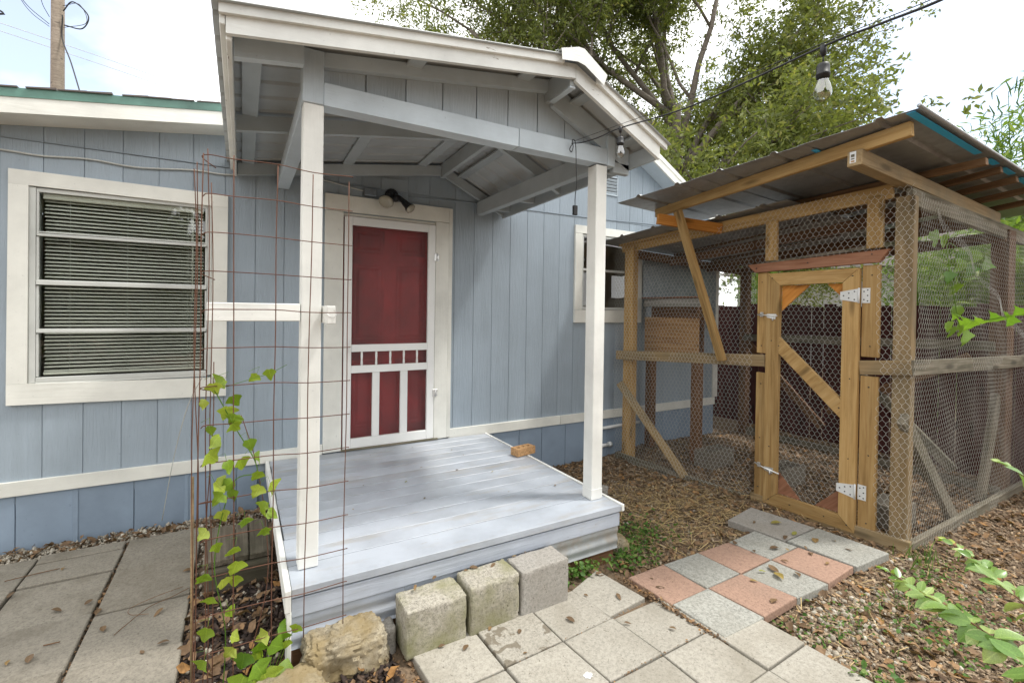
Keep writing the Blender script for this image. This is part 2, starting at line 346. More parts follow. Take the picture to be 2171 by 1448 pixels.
def chamfer(hx, hy, hz, b):
    b = min(b, hx*.45, hy*.45, hz*.45); V = []; ix = {}
    for sx in (-1, 1):
        for sy in (-1, 1):
            for sz in (-1, 1):
                for a in range(3):
                    h = [hx-b, hy-b, hz-b]; h[a] = (hx, hy, hz)[a]
                    ix[sx, sy, sz, a] = len(V); V.append((sx*h[0], sy*h[1], sz*h[2]))
    F = []
    sg = (-1, 1)
    for a in range(3):
        o1, o2 = [(1, 2), (0, 2), (0, 1)][a]
        for s in sg:
            def key(p, q):
                k = [0, 0, 0]; k[a] = s; k[o1] = p; k[o2] = q; return ix[k[0], k[1], k[2], a]
            F.append([key(-1, -1), key(1, -1), key(1, 1), key(-1, 1)])
    for a in range(3):
        o1, o2 = [(1, 2), (0, 2), (0, 1)][a]
        for p in sg:
            for q in sg:
                def key(s, ax):
                    k = [0, 0, 0]; k[a] = s; k[o1] = p; k[o2] = q; return ix[k[0], k[1], k[2], ax]
                F.append([key(-1, o1), key(1, o1), key(1, o2), key(-1, o2)])
    for sx in sg:
        for sy in sg:
            for sz in sg: F.append([ix[sx, sy, sz, a] for a in range(3)])
    V = np.array(V); G = []
    for f in F:
        p = V[f]; n = np.cross(p[1]-p[0], p[2]-p[0]); G.append(f if n @ p.mean(0) > 0 else f[::-1])
    return V, G
def beam(name, p0, p1, wd, ht, mat, parent=None, up=(0, 0, 1), bev=.003, roll=0.):
    """board from p0 to p1 (centre line); wd across, ht along 'up'; grain runs lengthwise"""
    p0, p1 = np.array(p0, float), np.array(p1, float); d = p1-p0; L = np.linalg.norm(d); d /= L
    u = np.array(up, float); s = np.cross(u, d); s /= np.linalg.norm(s); u = np.cross(d, s)
    V, F = chamfer(L/2, wd/2, ht/2, bev); W = (p0+p1)/2 + V[:, :1]*d + V[:, 1:2]*s + V[:, 2:]*u
    return obj(name, W, F, mat, parent, gc=V)
def bx(name, x0, x1, y0, y1, z0, z1, mat, parent=None, bev=.003):
    h = np.array([x1-x0, y1-y0, z1-z0])/2; c = np.array([x0+x1, y0+y1, z0+z1])/2
    V, F = chamfer(*h, bev); a = int(np.argmax(h)); g = np.roll(V, -a, axis=1)
    return obj(name, V+c, F, mat, parent, gc=g)
def prism(name, poly, ax, a0, a1, mat, parent=None, gaxis=None, kind=None):
    """polygon in the plane across axis ax, extruded from a0 to a1"""
    n = len(poly); V = []
    for a in (a0, a1):
        for p in poly: q = list(p); q.insert(ax, a); V.append(q)
    F = [list(range(n))[::-1], list(range(n, 2*n))] + [[i, (i+1) % n, n+(i+1) % n, n+i] for i in range(n)]
    V = np.array(V, float)
    # orient outward
    c = V.mean(0); G = []
    for f in F:
        p = V[f]; nn = np.cross(p[1]-p[0], p[2]-p[1]); G.append(f if nn @ (p.mean(0)-c) > 0 else f[::-1])
    g = np.roll(V, -gaxis, axis=1) if gaxis is not None else None
    return obj(name, V, G, mat, parent, gc=g, kind=kind)
def quadboard(name, A, B, C_, D_, nrm, th, mat, parent=None):
    """flat board with four given front corners, thickness th along -nrm; grain along A->B"""
    P4 = [np.array(p, float) for p in (A, B, C_, D_)]; n = np.array(nrm, float); n /= np.linalg.norm(n)
    V = np.array(P4+[p-n*th for p in P4]); c = V.mean(0)
    F = [[0, 1, 2, 3], [7, 6, 5, 4]]+[[i, i+4, (i+1) % 4+4, (i+1) % 4] for i in range(4)]
    G = []
    for f in F:
        p = V[f]; nn = np.cross(p[1]-p[0], p[2]-p[1]); G.append(f if nn @ (p.mean(0)-c) > 0 else f[::-1])
    d = P4[1]-P4[0]; d /= np.linalg.norm(d); s = np.cross(n, d)
    gc = np.stack([V@d, V@s, V@n], 1)
    return obj(name, V, G, mat, parent, gc=gc)
def tube_geo(pts, r, n=6, closed=False):
    pts = [np.array(p, float) for p in pts]; m = len(pts); V = []; F = []
    rr = r if hasattr(r, '__len__') else [r]*m
    prev = None
    for i, p in enumerate(pts):
        a = pts[max(i-1, 0)]; b = pts[min(i+1, m-1)]; t = b-a; t = t/(np.linalg.norm(t)+1e-12)
        if prev is None:
            ref = np.array([0, 0, 1.]) if abs(t[2]) < .9 else np.array([1., 0, 0]); s = np.cross(t, ref)
        else: s = prev-t*(prev@t)
        s = s/(np.linalg.norm(s)+1e-12); prev = s; u = np.cross(t, s)
        for k in range(n):
            an = 2*math.pi*k/n; V.append(p+rr[i]*(math.cos(an)*s+math.sin(an)*u))
    for i in range(m-1):
        for k in range(n): F.append([i*n+k, i*n+(k+1) % n, (i+1)*n+(k+1) % n, (i+1)*n+k])
    F.append(list(range(n))[::-1]); F.append([(m-1)*n+k for k in range(n)])
    return V, F
def tube(name, pts, r, mat, parent=None, n=6):
    V, F = tube_geo(pts, r, n); return obj(name, V, F, mat, parent, smooth=True)
def lathe(name, prof, org, mat, parent=None, n=14, axis=(0, 0, 1)):
    V = []; F = []; ax = Vector(axis).normalized(); q = Vector((0, 0, 1)).rotation_difference(ax)
    for r, z in prof:
        for k in range(n):
            a = 2*math.pi*k/n; V.append(Vector(org)+q @ Vector((r*math.cos(a), r*math.sin(a), z)))
    for i in range(len(prof)-1):
        for k in range(n): F.append([i*n+k, i*n+(k+1) % n, (i+1)*n+(k+1) % n, (i+1)*n+k])
    F.append(list(range(n))[::-1]); F.append([(len(prof)-1)*n+k for k in range(n)])
    if prof[-1][1] < prof[0][1]: F = [f[::-1] for f in F]
    return obj(name, np.array(V), F, mat, parent, smooth=True)
def spline(pts, k=8):
    P = [np.array(p, float) for p in pts]; P = [2*P[0]-P[1]]+P+[2*P[-1]-P[-2]]; o = []
    for i in range(1, len(P)-2):
        for j in range(k):
            t = j/k; a, b, c, d = P[i-1:i+3]
            o.append(.5*((2*b)+(-a+c)*t+(2*a-5*b+4*c-d)*t*t+(-a+3*b-3*c+d)*t**3))
    o.append(P[-2]); return o
def instances(bV, bF, pos, R, sc):
    """numpy instancing into one mesh: N copies of a small base"""
    bV = np.asarray(bV, float); bF = np.asarray(bF); n = len(pos)
    sc = np.asarray(sc, float); sc = sc[:, None, None] if sc.ndim == 1 else sc[:, None, :]
    V = np.einsum('nij,nkj->nki', R, bV[None]*sc)+pos[:, None, :]
    F = (bF[None]+(np.arange(n)*len(bV))[:, None, None]).reshape(-1, bF.shape[1])
    return V.reshape(-1, 3), F
def rots(n, tilt=.4, flat=True):
    """random spin about z, then a random tilt up to 'tilt' rad"""
    a = RNG.uniform(0, 2*math.pi, n); b = RNG.normal(0, tilt, n); c = RNG.normal(0, tilt, n)
    def mk(ax, t):
        M = np.zeros((n, 3, 3)); i, j = [(1, 2), (2, 0), (0, 1)][ax]; M[:, ax, ax] = 1
        M[:, i, i] = np.cos(t); M[:, j, j] = np.cos(t); M[:, i, j] = -np.sin(t); M[:, j, i] = np.sin(t); return M
    return mk(0, b) @ mk(1, c) @ mk(2, a)
def sstep(x, a, b):
    t = np.clip((np.asarray(x, float)-a)/(b-a), 0, 1); return t*t*(3-2*t)

# ------------------------------------------------------------------ ground
def gh(x, y):
    x = np.asarray(x, float); y = np.asarray(y, float)
    h = -.085*sstep(x, 2.2, 3.0)*sstep(y, -1.6, -.5)*(1-sstep(x, 3.6, 4.4)*.8)
    h = h - .03*sstep(x, 2.0, 2.3)*sstep(-y, 2.7, 3.0)
    h = h + .02*sstep(x, .2, .5)*(1-sstep(x, 2.1, 2.4))*sstep(-y, 1.6, 2.0)
    h = h + .012*np.sin(x*3.1+y*1.7)*np.cos(y*2.3-x) * sstep(x, -.3, .2)
    return h - .015
gx = np.unique(np.concatenate([np.array([-300, -120, -50, -20, -10]), np.arange(-6, 9.01, .15), np.array([12, 20, 50, 120, 300])]))
gy = np.unique(np.concatenate([np.array([-300, -120, -50, -20, -10]), np.arange(-7, 2.01, .15), np.array([5, 10, 20, 50, 120, 300])]))
GX, GY = np.meshgrid(gx, gy, indexing='ij'); V = np.stack([GX.ravel(), GY.ravel(), gh(GX, GY).ravel()], 1)
ni, nj = len(gx), len(gy); I, J = np.meshgrid(np.arange(ni-1), np.arange(nj-1), indexing='ij'); q = (I*nj+J).ravel()
obj('ground', V, np.stack([q, q+nj, q+nj+1, q+1], 1), 'soil', kind='structure', smooth=True)

# ------------------------------------------------------------------ house
house = thing('house', 'blue-grey house with vertical grooved siding, white trim and a red door behind a screen door', 'house', (2, 0, 0))
def rake(x): return 2.956+.136*x if x < 4.11 else 5.816-.56*x
OPEN = [(-1.235, -.205, 1.09, 2.39), (.73, 1.66, -1, 2.44), (3.37, 4.21, 1.64, 2.52)]
def plank(x0, x1, z0, z1=None):
    """one strip between two grooves, cut round the openings"""
    for a, b, c, d in OPEN:
        if x0 < b-.004 and x1 > a+.004 and z0 < d and (z1 is None or z1 > c):
            if x0 < a: plank(x0, a, z0, z1)
            if x1 > b: plank(b, x1, z0, z1)
            m0, m1 = max(x0, a), min(x1, b)
            if c > z0: plank(m0, m1, z0, c)
            if z1 is None or z1 > d: plank(m0, m1, d, z1)
            return
    p = [(x0, z0), (x1, z0)]+([(x1, z1), (x0, z1)] if z1 else ([(x1, rake(x1)), (4.11, rake(4.11)), (x0, rake(x0))] if x0 < 4.11 < x1 else [(x1, rake(x1)), (x0, rake(x0))]))
    prism('siding_plank', p, 1, random.uniform(-.0008, .0008), .0115, 'siding', house)
xs = [-.122+.2085*k for k in range(-9, 9)] + [1.809+.2095*k for k in range(0, 19)] + [5.745]
for a, b in zip(xs[:-1], xs[1:]):
    if b-a < .04: continue
    plank(a+.0023, b-.0023, .40, 2.690); plank(a+.0023, b-.0023, 2.695)
# backing sheet that shows as the bottom of the grooves, with the openings left out
def back(x0, x1, z0, z1=None):
    p = [(x0, z0), (x1, z0)]+([(x1, z1), (x0, z1)] if z1 else [(x1, rake(x1)-.005)]+([(4.11, rake(4.11)-.005)] if x0 < 4.11 < x1 else [])+[(x0, rake(x0)-.005)])
    prism('wall', p, 1, .007, .09, 'siding', house)
back(-2.0, -1.235, .3); back(-1.235, -.205, .3, 1.09); back(-1.235, -.205, 2.39); back(-.205, .73, .3); back(.73, 1.66, 2.44)
back(1.66, 3.37, .3); back(3.37, 4.21, .3, 1.64); back(3.37, 4.21, 2.52); back(4.21, 5.745, .3)
bx('wall', 5.66, 5.74, .09, 8, -.2, 2.55, 'siding', house)
bx('wall', -2.0, 5.7, 7.9, 8, -.2, 2.55, 'siding', house)
bx('wall', -2.0, -1.93, .095, 7.89, -.2, 2.6, 'siding', house)
sk = [-2.0, -1.60, -1.294, -.992, -.672, -.357, -.03, .12]
for a, b in zip(sk[:-1], sk[1:]): bx('skirt_board', a+.0022, b-.0022, .0, .02, -.2, .375, 'skirt', house)
for x in (-.992, -.357): bx('skirt_batten', x-.014, x+.014, -.006, .0, -.2, .372, 'skirt', house)
sk = [2.0, 2.27, 2.58, 2.87, 3.19, 3.5, 3.81, 4.12, 4.43, 4.74, 5.05, 5.36, 5.745]
for a, b in zip(sk[:-1], sk[1:]): bx('skirt_board', a+.0022, b-.0022, .0, .02, -.3, .375, 'skirt', house)
bx('foundation_wall', -2.0, 5.74, .022, .1, -.35, .37, 'skirt', house)
bx('trim_board', -2.0, .605, -.022, -.001, .368, .463, 'white', house, .002)
bx('trim_board', 1.765, 3.1, -.022, -.001, .368, .466, 'white', house, .002)
bx('trim_board', 3.104, 5.745, -.022, -.001, .366, .464, 'white', house, .002)
bx('corner_board', 5.70, 5.79, -.024, -.001, .47, 2.6, 'white', house, .002)
# left and right slopes of the house roof, soffit, rake fascia and the green sheet edge
XL, XA, XR = -2.2, 4.11, 6.05
for nm, x0, x1, y in (('rake_fascia', XL, XA, -.235), ('rake_fascia', XA, XR, -.2)):
    a, b = rake(x0), rake(x1)
    prism(nm, [(x0, a-.006), (x1, b-.006), (x1, b+.098), (x0, a+.098)], 1, y-.022, y, 'white', house, gaxis=0)
    prism('soffit', [(x0, a), (x1, b), (x1, b+.014), (x0, a+.014)], 1, y+.001, -.002, 'beam' if x0 > 0 else 'white', house, gaxis=0)
    prism('roof', [(x0, a+.1), (x1, b+.1), (x1, b+.135), (x0, a+.135)], 1, y-.02, 8.2, 'greenroof' if x0 < 0 else 'shingle', house, gaxis=0)
    prism('drip_edge', [(x0, a+.09), (x1, b+.09), (x1, b+.145), (x0, a+.145)], 1, y-.028, y-.0225, 'greenroof' if x0 < 0 else 'white', house, gaxis=0)
# ragged shingle edge on the left roof
for k in range(16):
    x = -2.1+k*.15+random.uniform(0, .05); prism('shingle', [(x, rake(x)+.145), (x+.14, rake(x+.14)+.145), (x+.14, rake(x+.14)+.152+random.uniform(0, .006)), (x, rake(x)+.152)], 1, -.268-random.uniform(0, .012), .3, 'shingle', house)

# room behind the front window and the door recess
RX0, RX1, RY, RZ0, RZ1 = -1.9, .5, 2.6, .35, 2.75
bx('inner_wall', RX0, RX1, RY, RY+.05, RZ0, RZ1, 'room', house); bx('inner_wall', RX0-.05, RX0, .1, RY, RZ0, RZ1, 'room', house)
bx('inner_wall', RX1, RX1+.05, .1, RY, RZ0, RZ1, 'room', house); bx('ceiling', RX0, RX1, .1, RY, RZ1, RZ1+.04, 'room', house)
bx('inner_floor', RX0, RX1, .1, RY, RZ0-.05, RZ0, 'room', house)
bx('inner_wall', 3.2, 4.5, .9, .95, 1.3, 2.8, 'room', house)
bx('inner_wall', 3.15, 3.2, .1, .95, 1.3, 2.8, 'room', house); bx('inner_wall', 4.5, 4.55, .1, .95, 1.3, 2.8, 'room', house)
bx('inner_floor', 3.2, 4.5, .1, .9, 1.25, 1.3, 'room', house)

# front-left window: trim boards, aluminium frame, three rails, four panes
win = thing('window', '', ''); del win['label'], win['category']; win.parent = house; win.location = (-2.72, 0, 1.09)
T = .03
quadboard('trim', (-1.325, -T, 2.492), (-.103, -T, 2.478), (-.103, -T, 2.383), (-1.325, -T, 2.397), (0, -1, 0), T-.001, 'white', win)
quadboard('trim', (-1.331, -T, .965), (-.106, -T, .936), (-.106, -T, 1.08), (-1.331, -T, 1.100), (0, -1, 0), T-.001, 'white', win)
quadboard('trim', (-1.331, -T, 1.101), (-1.325, -T, 2.396), (-1.229, -T, 2.3955), (-1.233, -T, 1.0995), (0, -1, 0), T-.001, 'white', win)
quadboard('trim', (-.106, -T, 1.081), (-.103, -T, 2.382), (-.205, -T, 2.383), (-.208, -T, 1.083), (0, -1, 0), T-.001, 'white', win)
for x0, x1 in ((-1.229, -1.196), (-.236, -.208)): bx('frame', x0, x1, -.018, .085, 1.1, 2.39, 'alum', win, .002)
bx('frame', -1.195, -.237, -.014, .085, 2.362, 2.388, 'alum', win, .002); bx('frame', -1.195, -.237, -.02, .085, 1.092, 1.115, 'alum', win, .002)
for z, h, y in ((2.082, .009, -.018), (1.765, .014, -.022), (1.441, .009, -.018), (1.122, .014, -.022)): bx('rail', -1.193, -.239, y, .01, z-h, z+h, 'alum', win, .002)
for z in (2.1, 1.78, 1.455): bx('rail', -1.193, -.239, -.012, .004, z-.004, z+.004, 'alum', win, .001)
for z0, z1 in ((1.142, 1.424), (1.449, 1.743), (1.778, 2.066), (2.09, 2.362)):
    bx('sash_stile', -1.194, -1.182, -.014, .006, z0, z1, 'alum', win, .001); bx('sash_stile', -.250, -.238, -.014, .006, z0, z1, 'alum', win, .001)
    bx('pane', -1.181, -.251, -.004, 0.0, z0-.006, z1+.006, 'glass', win, .0005)

blind = thing('window_blind', 'cream horizontal slat blind behind the front window, fully lowered', 'window blind', (-.72, .045, 1.13))
bx('head_rail', -1.17, -.262, .01, .04, 2.325, 2.36, 'slat', blind, .003)
slat0 = None
nsl = 46
for k in range(nsl):
    z = 2.315-k*(2.315-1.175)/(nsl-1)
    if slat0 is None:
        Vs = []
        for i, (yy, zz) in enumerate(((-.0125, -.0035), (-.004, .0008), (.004, .002), (.0125, .0015))):
            for x in (-.45, .45): Vs.append((x, yy, zz))
        Fs = [[0, 1, 3, 2], [2, 3, 5, 4], [4, 5, 7, 6]]
        slat0 = obj('slat', np.array(Vs)+[-.716, .024, z], Fs, 'slat', blind, smooth=True); o = slat0
    else:
        o = slat0.copy(); COL.objects.link(o); o.parent = blind
    o.location = (random.uniform(-.002, .002)+.004, random.uniform(-.001, .001), z-1.13); o.rotation_euler = (.46-.16*k/nsl+random.uniform(-.04, .04), random.uniform(-.0025, .0025), 0)
bx('bottom_rail', -1.166, -.266, .012, .036, 1.148, 1.164, 'slat', blind, .003)
for x in (-1.03, -.72, -.36, -.34): tube('cord', [(x, .010, 2.33), (x, .010, 1.16)], .0011, 'slat', blind, 4)
tube('tilt_wand', [(-.33, .007, 2.33), (-.329, .006, 1.66)], .004, 'slat', blind, 6)

# right-hand window, half hidden by the coop
win2 = thing('window', '', ''); del win2['label'], win2['category']; win2.parent = house; win2.location = (1.79, 0, 1.6)
bx('trim', 3.27, 4.31, -.03, -.001, 2.505, 2.595, 'white', win2, .002); bx('trim', 3.27, 4.31, -.03, -.001, 1.495, 1.64, 'white', win2, .002)
bx('trim', 3.27, 3.372, -.03, -.001, 1.642, 2.503, 'white', win2, .002); bx('trim', 4.208, 4.31, -.03, -.001, 1.642, 2.503, 'white', win2, .002)
for x in (3.374, 4.18): bx('frame', x, x+.025, -.018, .06, 1.645, 2.5, 'alum', win2, .002)
bx('frame', 3.4, 4.179, -.014, .06, 2.475, 2.5, 'alum', win2, .002); bx('frame', 3.4, 4.179, -.014, .06, 1.645, 1.675, 'alum', win2, .002)
for z in (2.1,): bx('rail', 3.4, 4.179, -.02, .01, z-.013, z+.013, 'alum', win2, .002)
bx('pane', 3.4, 4.18, -.004, 0, 1.676, 2.086, 'glass', win2, .0005); bx('pane', 3.4, 4.18, -.004, 0, 2.114, 2.474, 'glass', win2, .0005)

# gable vent
vent = thing('gable_vent', '', ''); del vent['label'], vent['category']; vent.parent = house; vent.location = (1.78, 0, 3.1)
for a in ((3.64, 3.655), (3.885, 3.9)): bx('frame', *a, -.022, -.001, 2.99, 3.215, 'beam', vent, .002)
bx('frame', 3.656, 3.884, -.022, -.001, 3.2, 3.215, 'beam', vent, .002); bx('frame', 3.656, 3.884, -.022, -.001, 2.99, 3.005, 'beam', vent, .002)
bx('backing', 3.656, 3.884, -.006, -.002, 3.006, 3.199, 'black', vent, .0005)
for k in range(5):
    z = 3.02+k*.038; beam('louvre', (3.657, -.014, z), (3.883, -.014, z), .03, .004, 'beam', vent, up=(0, .75, .66), bev=.001)

# ------------------------------------------------------------------ red door, screen door
dz = .384
for n_, a in (('door_trim', (.607, .756, -.03, -.001, .39, 2.452)), ('door_trim', (1.602, 1.735, -.03, -.001, .39, 2.452)), ('door_trim', (.607, 1.735, -.03, -.001, 2.455, 2.594))): bx(n_, *a, 'white', house, .002)
bx('door_edge', 1.737, 1.776, -.024, -.001, .39, 2.594, 'white', house, .002)
bx('jamb', .733, .75, -.012, .09, .39, 2.44, 'white', house, .002); bx('jamb', 1.643, 1.66, -.012, .09, .39, 2.44, 'white', house, .002); bx('jamb', .751, 1.642, -.012, .09, 2.425, 2.445, 'white', house, .002)
door = thing('door', '', ''); del door['label'], door['category']; door.parent = house; door.location = (-.8, .08, .4); door['label'] = 'red six-panel door behind the screen door'
bx('panel', .752, 1.641, .072, .1, .4, 2.425, 'door', door, .002)
def raised(x0, x1, z0, z1):
    y0, y1, w_ = .0715, .0698, .03
    V = [(x0, y0, z0), (x1, y0, z0), (x1, y0, z1), (x0, y0, z1), (x0+.012, y1, z0+.012), (x1-.012, y1, z0+.012), (x1-.012, y1, z1-.012), (x0+.012, y1, z1-.012),
         (x0+w_, .0705, z0+w_), (x1-w_, .0705, z0+w_), (x1-w_, .0705, z1-w_), (x0+w_, .0705, z1-w_), (x0+w_+.025, .066, z0+w_+.025), (x1-w_-.025, .066, z0+w_+.025), (x1-w_-.025, .066, z1-w_-.025), (x0+w_+.025, .066, z1-w_-.025)]
    F = []
    for b in (0, 4, 8): F += [[b+i, b+(i+1) % 4, b+4+(i+1) % 4, b+4+i] for i in range(4)]
    F.append([12, 13, 14, 15]); obj('moulding', V, F, 'door', door)
for x0, x1 in ((.86, 1.14), (1.25, 1.53)):
    for z0, z1 in ((2.12, 2.33), (1.33, 2.02), (.55, 1.16)): raised(x0, x1, z0, z1)
lathe('door_knob', [(.012, 0), (.012, .02), (.028, .03), (.03, .045), (.018, .055), (0.001, .056)], (.815, .071, 1.30), 'zinc', door, 12, (0, -1, 0))
lathe('deadbolt', [(.026, 0), (.026, .008), (.012, .014), (0.001, .015)], (.815, .071, 1.42), 'zinc', door, 12, (0, -1, 0))
sdr = thing('screen_door', '', ''); del sdr['label'], sdr['category']; sdr.parent = house; sdr.location = (-.8, -.02, .4); sdr['label'] = 'white wooden screen door with five turned spindles'
y0, y1 = -.036, -.006
bx('stile', .768, .832, y0, y1, .402, 2.418, 'white3', sdr); bx('stile', 1.528, 1.598, y0, y1, .402, 2.418, 'white3', sdr)
bx('top_rail', .833, 1.527, y0, y1, 2.346, 2.418, 'white3', sdr); bx('bottom_rail', .833, 1.527, y0, y1, .402, .486, 'white3', sdr)
bx('cross_rail', .833, 1.527, y0, y1, 1.243, 1.306, 'white3', sdr); bx('cross_rail', .833, 1.527, y0, y1, 1.058, 1.122, 'white3', sdr)
bx('mullion', 1.019, 1.082, y0+.002, y1, .487, 1.057, 'white3', sdr); bx('mullion', 1.274, 1.341, y0+.002, y1, .487, 1.057, 'white3', sdr)
sp = [(.009, 0), (.009, .012), (.013, .018), (.008, .026), (.011, .036), (.006, .05), (.011, .062), (.008, .072), (.013, .083), (.008, .093), (.011, .1), (.009, .108), (.009, .121)]
for k, x in enumerate((.925, 1.053, 1.18, 1.306, 1.432)): lathe('spindle', sp, (x, -.021, 1.1218), 'white3', sdr, 8)
prism('screen', [(.833, .487), (1.527, .487), (1.527, 2.345), (.833, 2.345)], 1, -.0085, -.0078, 'screen', sdr)
for z in (2.115, .833):
    h = bx('hinge', 1.585, 1.632, -.044, -.0362, z-.034, z+.034, 'zinc', sdr, .002)
    tube('hinge_pin', [(1.612, -.047, z-.036), (1.612, -.047, z+.036)], .006, 'zinc', h, 8)
    for sx in (-.009, .011):
        for dz_ in (-.02, .02): lathe('screw', [(.004, 0), (.003, .002), (.001, .0022)], (1.616+sx, -.044, z+dz_), 'black', h, 6, (0, -1, 0))
tube('pull_handle', spline([(.80, -.037, 1.34), (.80, -.06, 1.32), (.80, -.062, 1.26), (.80, -.037, 1.24)], 4), .005, 'zincw', sdr, 6)
bx('threshold', .752, 1.642, -.05, .07, .386, .4, 'grey', house)
bx('patch_panel', 1.085, 1.315, -.012, -.001, 2.69, 2.80, 'siding', house, .002)

# conduit and wires on the wall
def cond(name, pts, r, mat, label, cat): return tag(tube(name, spline(pts, 10), r, mat), label, cat)
rp_ = spline([(-1.9, -.012, 2.615), (-1.37, -.012, 2.609), (-1.17, -.012, 2.602), (-.93, -.014, 2.62), (-.67, -.013, 2.606), (-.33, -.012, 2.64), (-.085, -.012, 2.643), (.281, -.012, 2.722), (.6, -.012, 2.70), (.925, -.012, 2.655)], 24)
tag(tube('flexible_conduit', rp_, [.0075 if i % 2 else .0058 for i in range(len(rp_))], 'cable', None, 6), 'thin ribbed metal conduit running along the siding above the front window', 'conduit')
tag(tube('wall_cable', [(-1.95, -.006, 2.692), (-.6, -.006, 2.697), (.5, -.006, 2.70), (.93, -.006, 2.70)], .0035, 'siding'), 'thin painted cable stapled straight along the siding just above the ribbed conduit', 'cable')
tag(tube('wall_cable', spline([(1.34, -.008, 2.655), (1.9, -.008, 2.68), (2.59, -.008, 2.687), (3.6, -.008, 2.70), (4.64, -.008, 2.728)], 6), .0055, 'siding'), 'thin painted cable running along the wall below the gable vent', 'cable')
eb = tag(bx('electrical_box', .927, 1.035, -.05, -.005, 2.614, 2.676, 'galv', None, .004), 'small grey metal junction box above the screen door', 'junction box')
fl = thing('floodlight', 'black twin-head floodlight with a motion sensor above the screen door', 'floodlight', (1.21, -.01, 2.68))
lathe('mounting_plate', [(.062, 0), (.062, .015), (.05, .03), (.03, .036)], (1.20, -.013, 2.685), 'black', fl, 14, (0, -1, 0))
tube('arm', spline([(1.195, -.04, 2.685), (1.165, -.09, 2.672), (1.14, -.12, 2.64)], 4), .024, 'black', fl, 10)
tube('arm', spline([(1.21, -.04, 2.685), (1.25, -.08, 2.66), (1.285, -.115, 2.62), (1.30, -.13, 2.60)], 4), .023, 'black', fl, 10)
lathe('lamp', [(.02, -.03), (.026, 0), (.034, .02), (.062, .055), (.066, .066), (.058, .078), (.03, .086), (.001, .088)], (1.135, -.12, 2.64), 'lampglass', fl, 18, (-.35, -.55, -.75))
lathe('lamp', [(.026, 0), (.03, .03), (.044, .06), (.047, .075), (.03, .088), (.001, .09)], (1.295, -.125, 2.605), 'lampglass', fl, 18, (.55, -.45, -.7))
lathe('lamp_housing', [(.024, -.035), (.03, 0), (.038, .02), (.0655, .054), (.0655, .058)], (1.135, -.12, 2.64), 'black', fl, 18, (-.35, -.55, -.75))
lathe('lamp_housing', [(.028, -.02), (.033, .03), (.0465, .058), (.0465, .062)], (1.295, -.125, 2.605), 'black', fl, 18, (.55, -.45, -.7))
lathe('motion_sensor', [(.014, 0), (.03, .012), (.034, .034), (.028, .056), (.001, .062)], (1.215, -.06, 2.68), 'black', fl, 12, (.1, -.6, -.8))
fl.location = (1.185, -.01, 2.64)
pp = thing('wall_pipe', 'white plastic drain pipes on the skirting behind the right porch post', 'pipe', (3.8, -.03, .15))
tube('pipe', [(3.70, -.035, .262), (4.3, -.035, .275)], .018, 'zincw', pp, 10); tube('pipe', [(3.66, -.035, .056), (3.80, -.035, .06)], .022, 'zincw', pp, 10)
tube('cap', [(3.80, -.035, .06), (3.84, -.035, .06)], .03, 'zincw', pp, 10)

# ------------------------------------------------------------------ porch roof and posts
porch = thing('porch', 'pale painted porch roof with a lopsided gable on two square white posts', 'porch', (1.1, -1.8, .384))
XG = 1.655
def rise(y): return -.025*y          # the roof climbs a little towards the front
def zr(x): return 2.89-.15*(XG-x) if x < XG else 2.89-.48*(x-XG)
def sl(name, x0, x1, y0, y1, o0, o1, mat, lab=None):
    """board following the roof slope between offsets o0..o1 above the rafter underside"""
    e = rise((y0+y1)/2); o = prism(name, [(x0, zr(x0)+o0+e), (x1, zr(x1)+o0+e), (x1, zr(x1)+o1+e), (x0, zr(x0)+o1+e)], 1, y0, y1, mat, porch, gaxis=0); return o
def yl(name, x, wd, y0, y1, o0, o1, mat, zx=None):
    """board running from the wall to the front, tilted with the roof"""
    z = zr(x if zx is None else zx)+(o0+o1)/2; return beam(name, (x, y1, z+rise(y1)), (x, y0, z+rise(y0)), wd, o1-o0, mat, porch)
for nm, x, lean in (('post', .2845, .004), ('post', 2.0645, 0)):
    beam(nm, (x, -1.765, .386), (x+lean, -1.765, 2.588), .09, .09, 'white2', porch, up=(0, 1, 0), bev=.004)
bx('post_base', 2.018, 2.111, -1.8115, -1.719, .3855, .455, 'white2', porch, .002)
# front beam with its end blocks
quadboard('front_beam', (.333, -1.812, 2.59), (1.42, -1.812, 2.592), (1.42, -1.812, 2.695), (.333, -1.812, 2.697), (0, -1, 0), .09, 'beam', porch)
quadboard('front_beam', (1.424, -1.814, 2.592), (2.105, -1.814, 2.596), (2.105, -1.814, 2.70), (1.424, -1.814, 2.698), (0, -1, 0), .09, 'beam', porch)
bx('end_block', .236, .331, -1.818, -1.73, 2.588, zr(.28)+.155, 'beam', porch); bx('end_block', 2.107, 2.17, -1.818, -1.73, 2.59, zr(2.14)+.13, 'beam', porch)
bx('side_beam', .238, .325, -1.728, -.026, 2.582, 2.682, 'beam', porch); bx('side_beam', 2.03, 2.095, -1.722, -.026, 2.56, 2.69, 'under', porch)
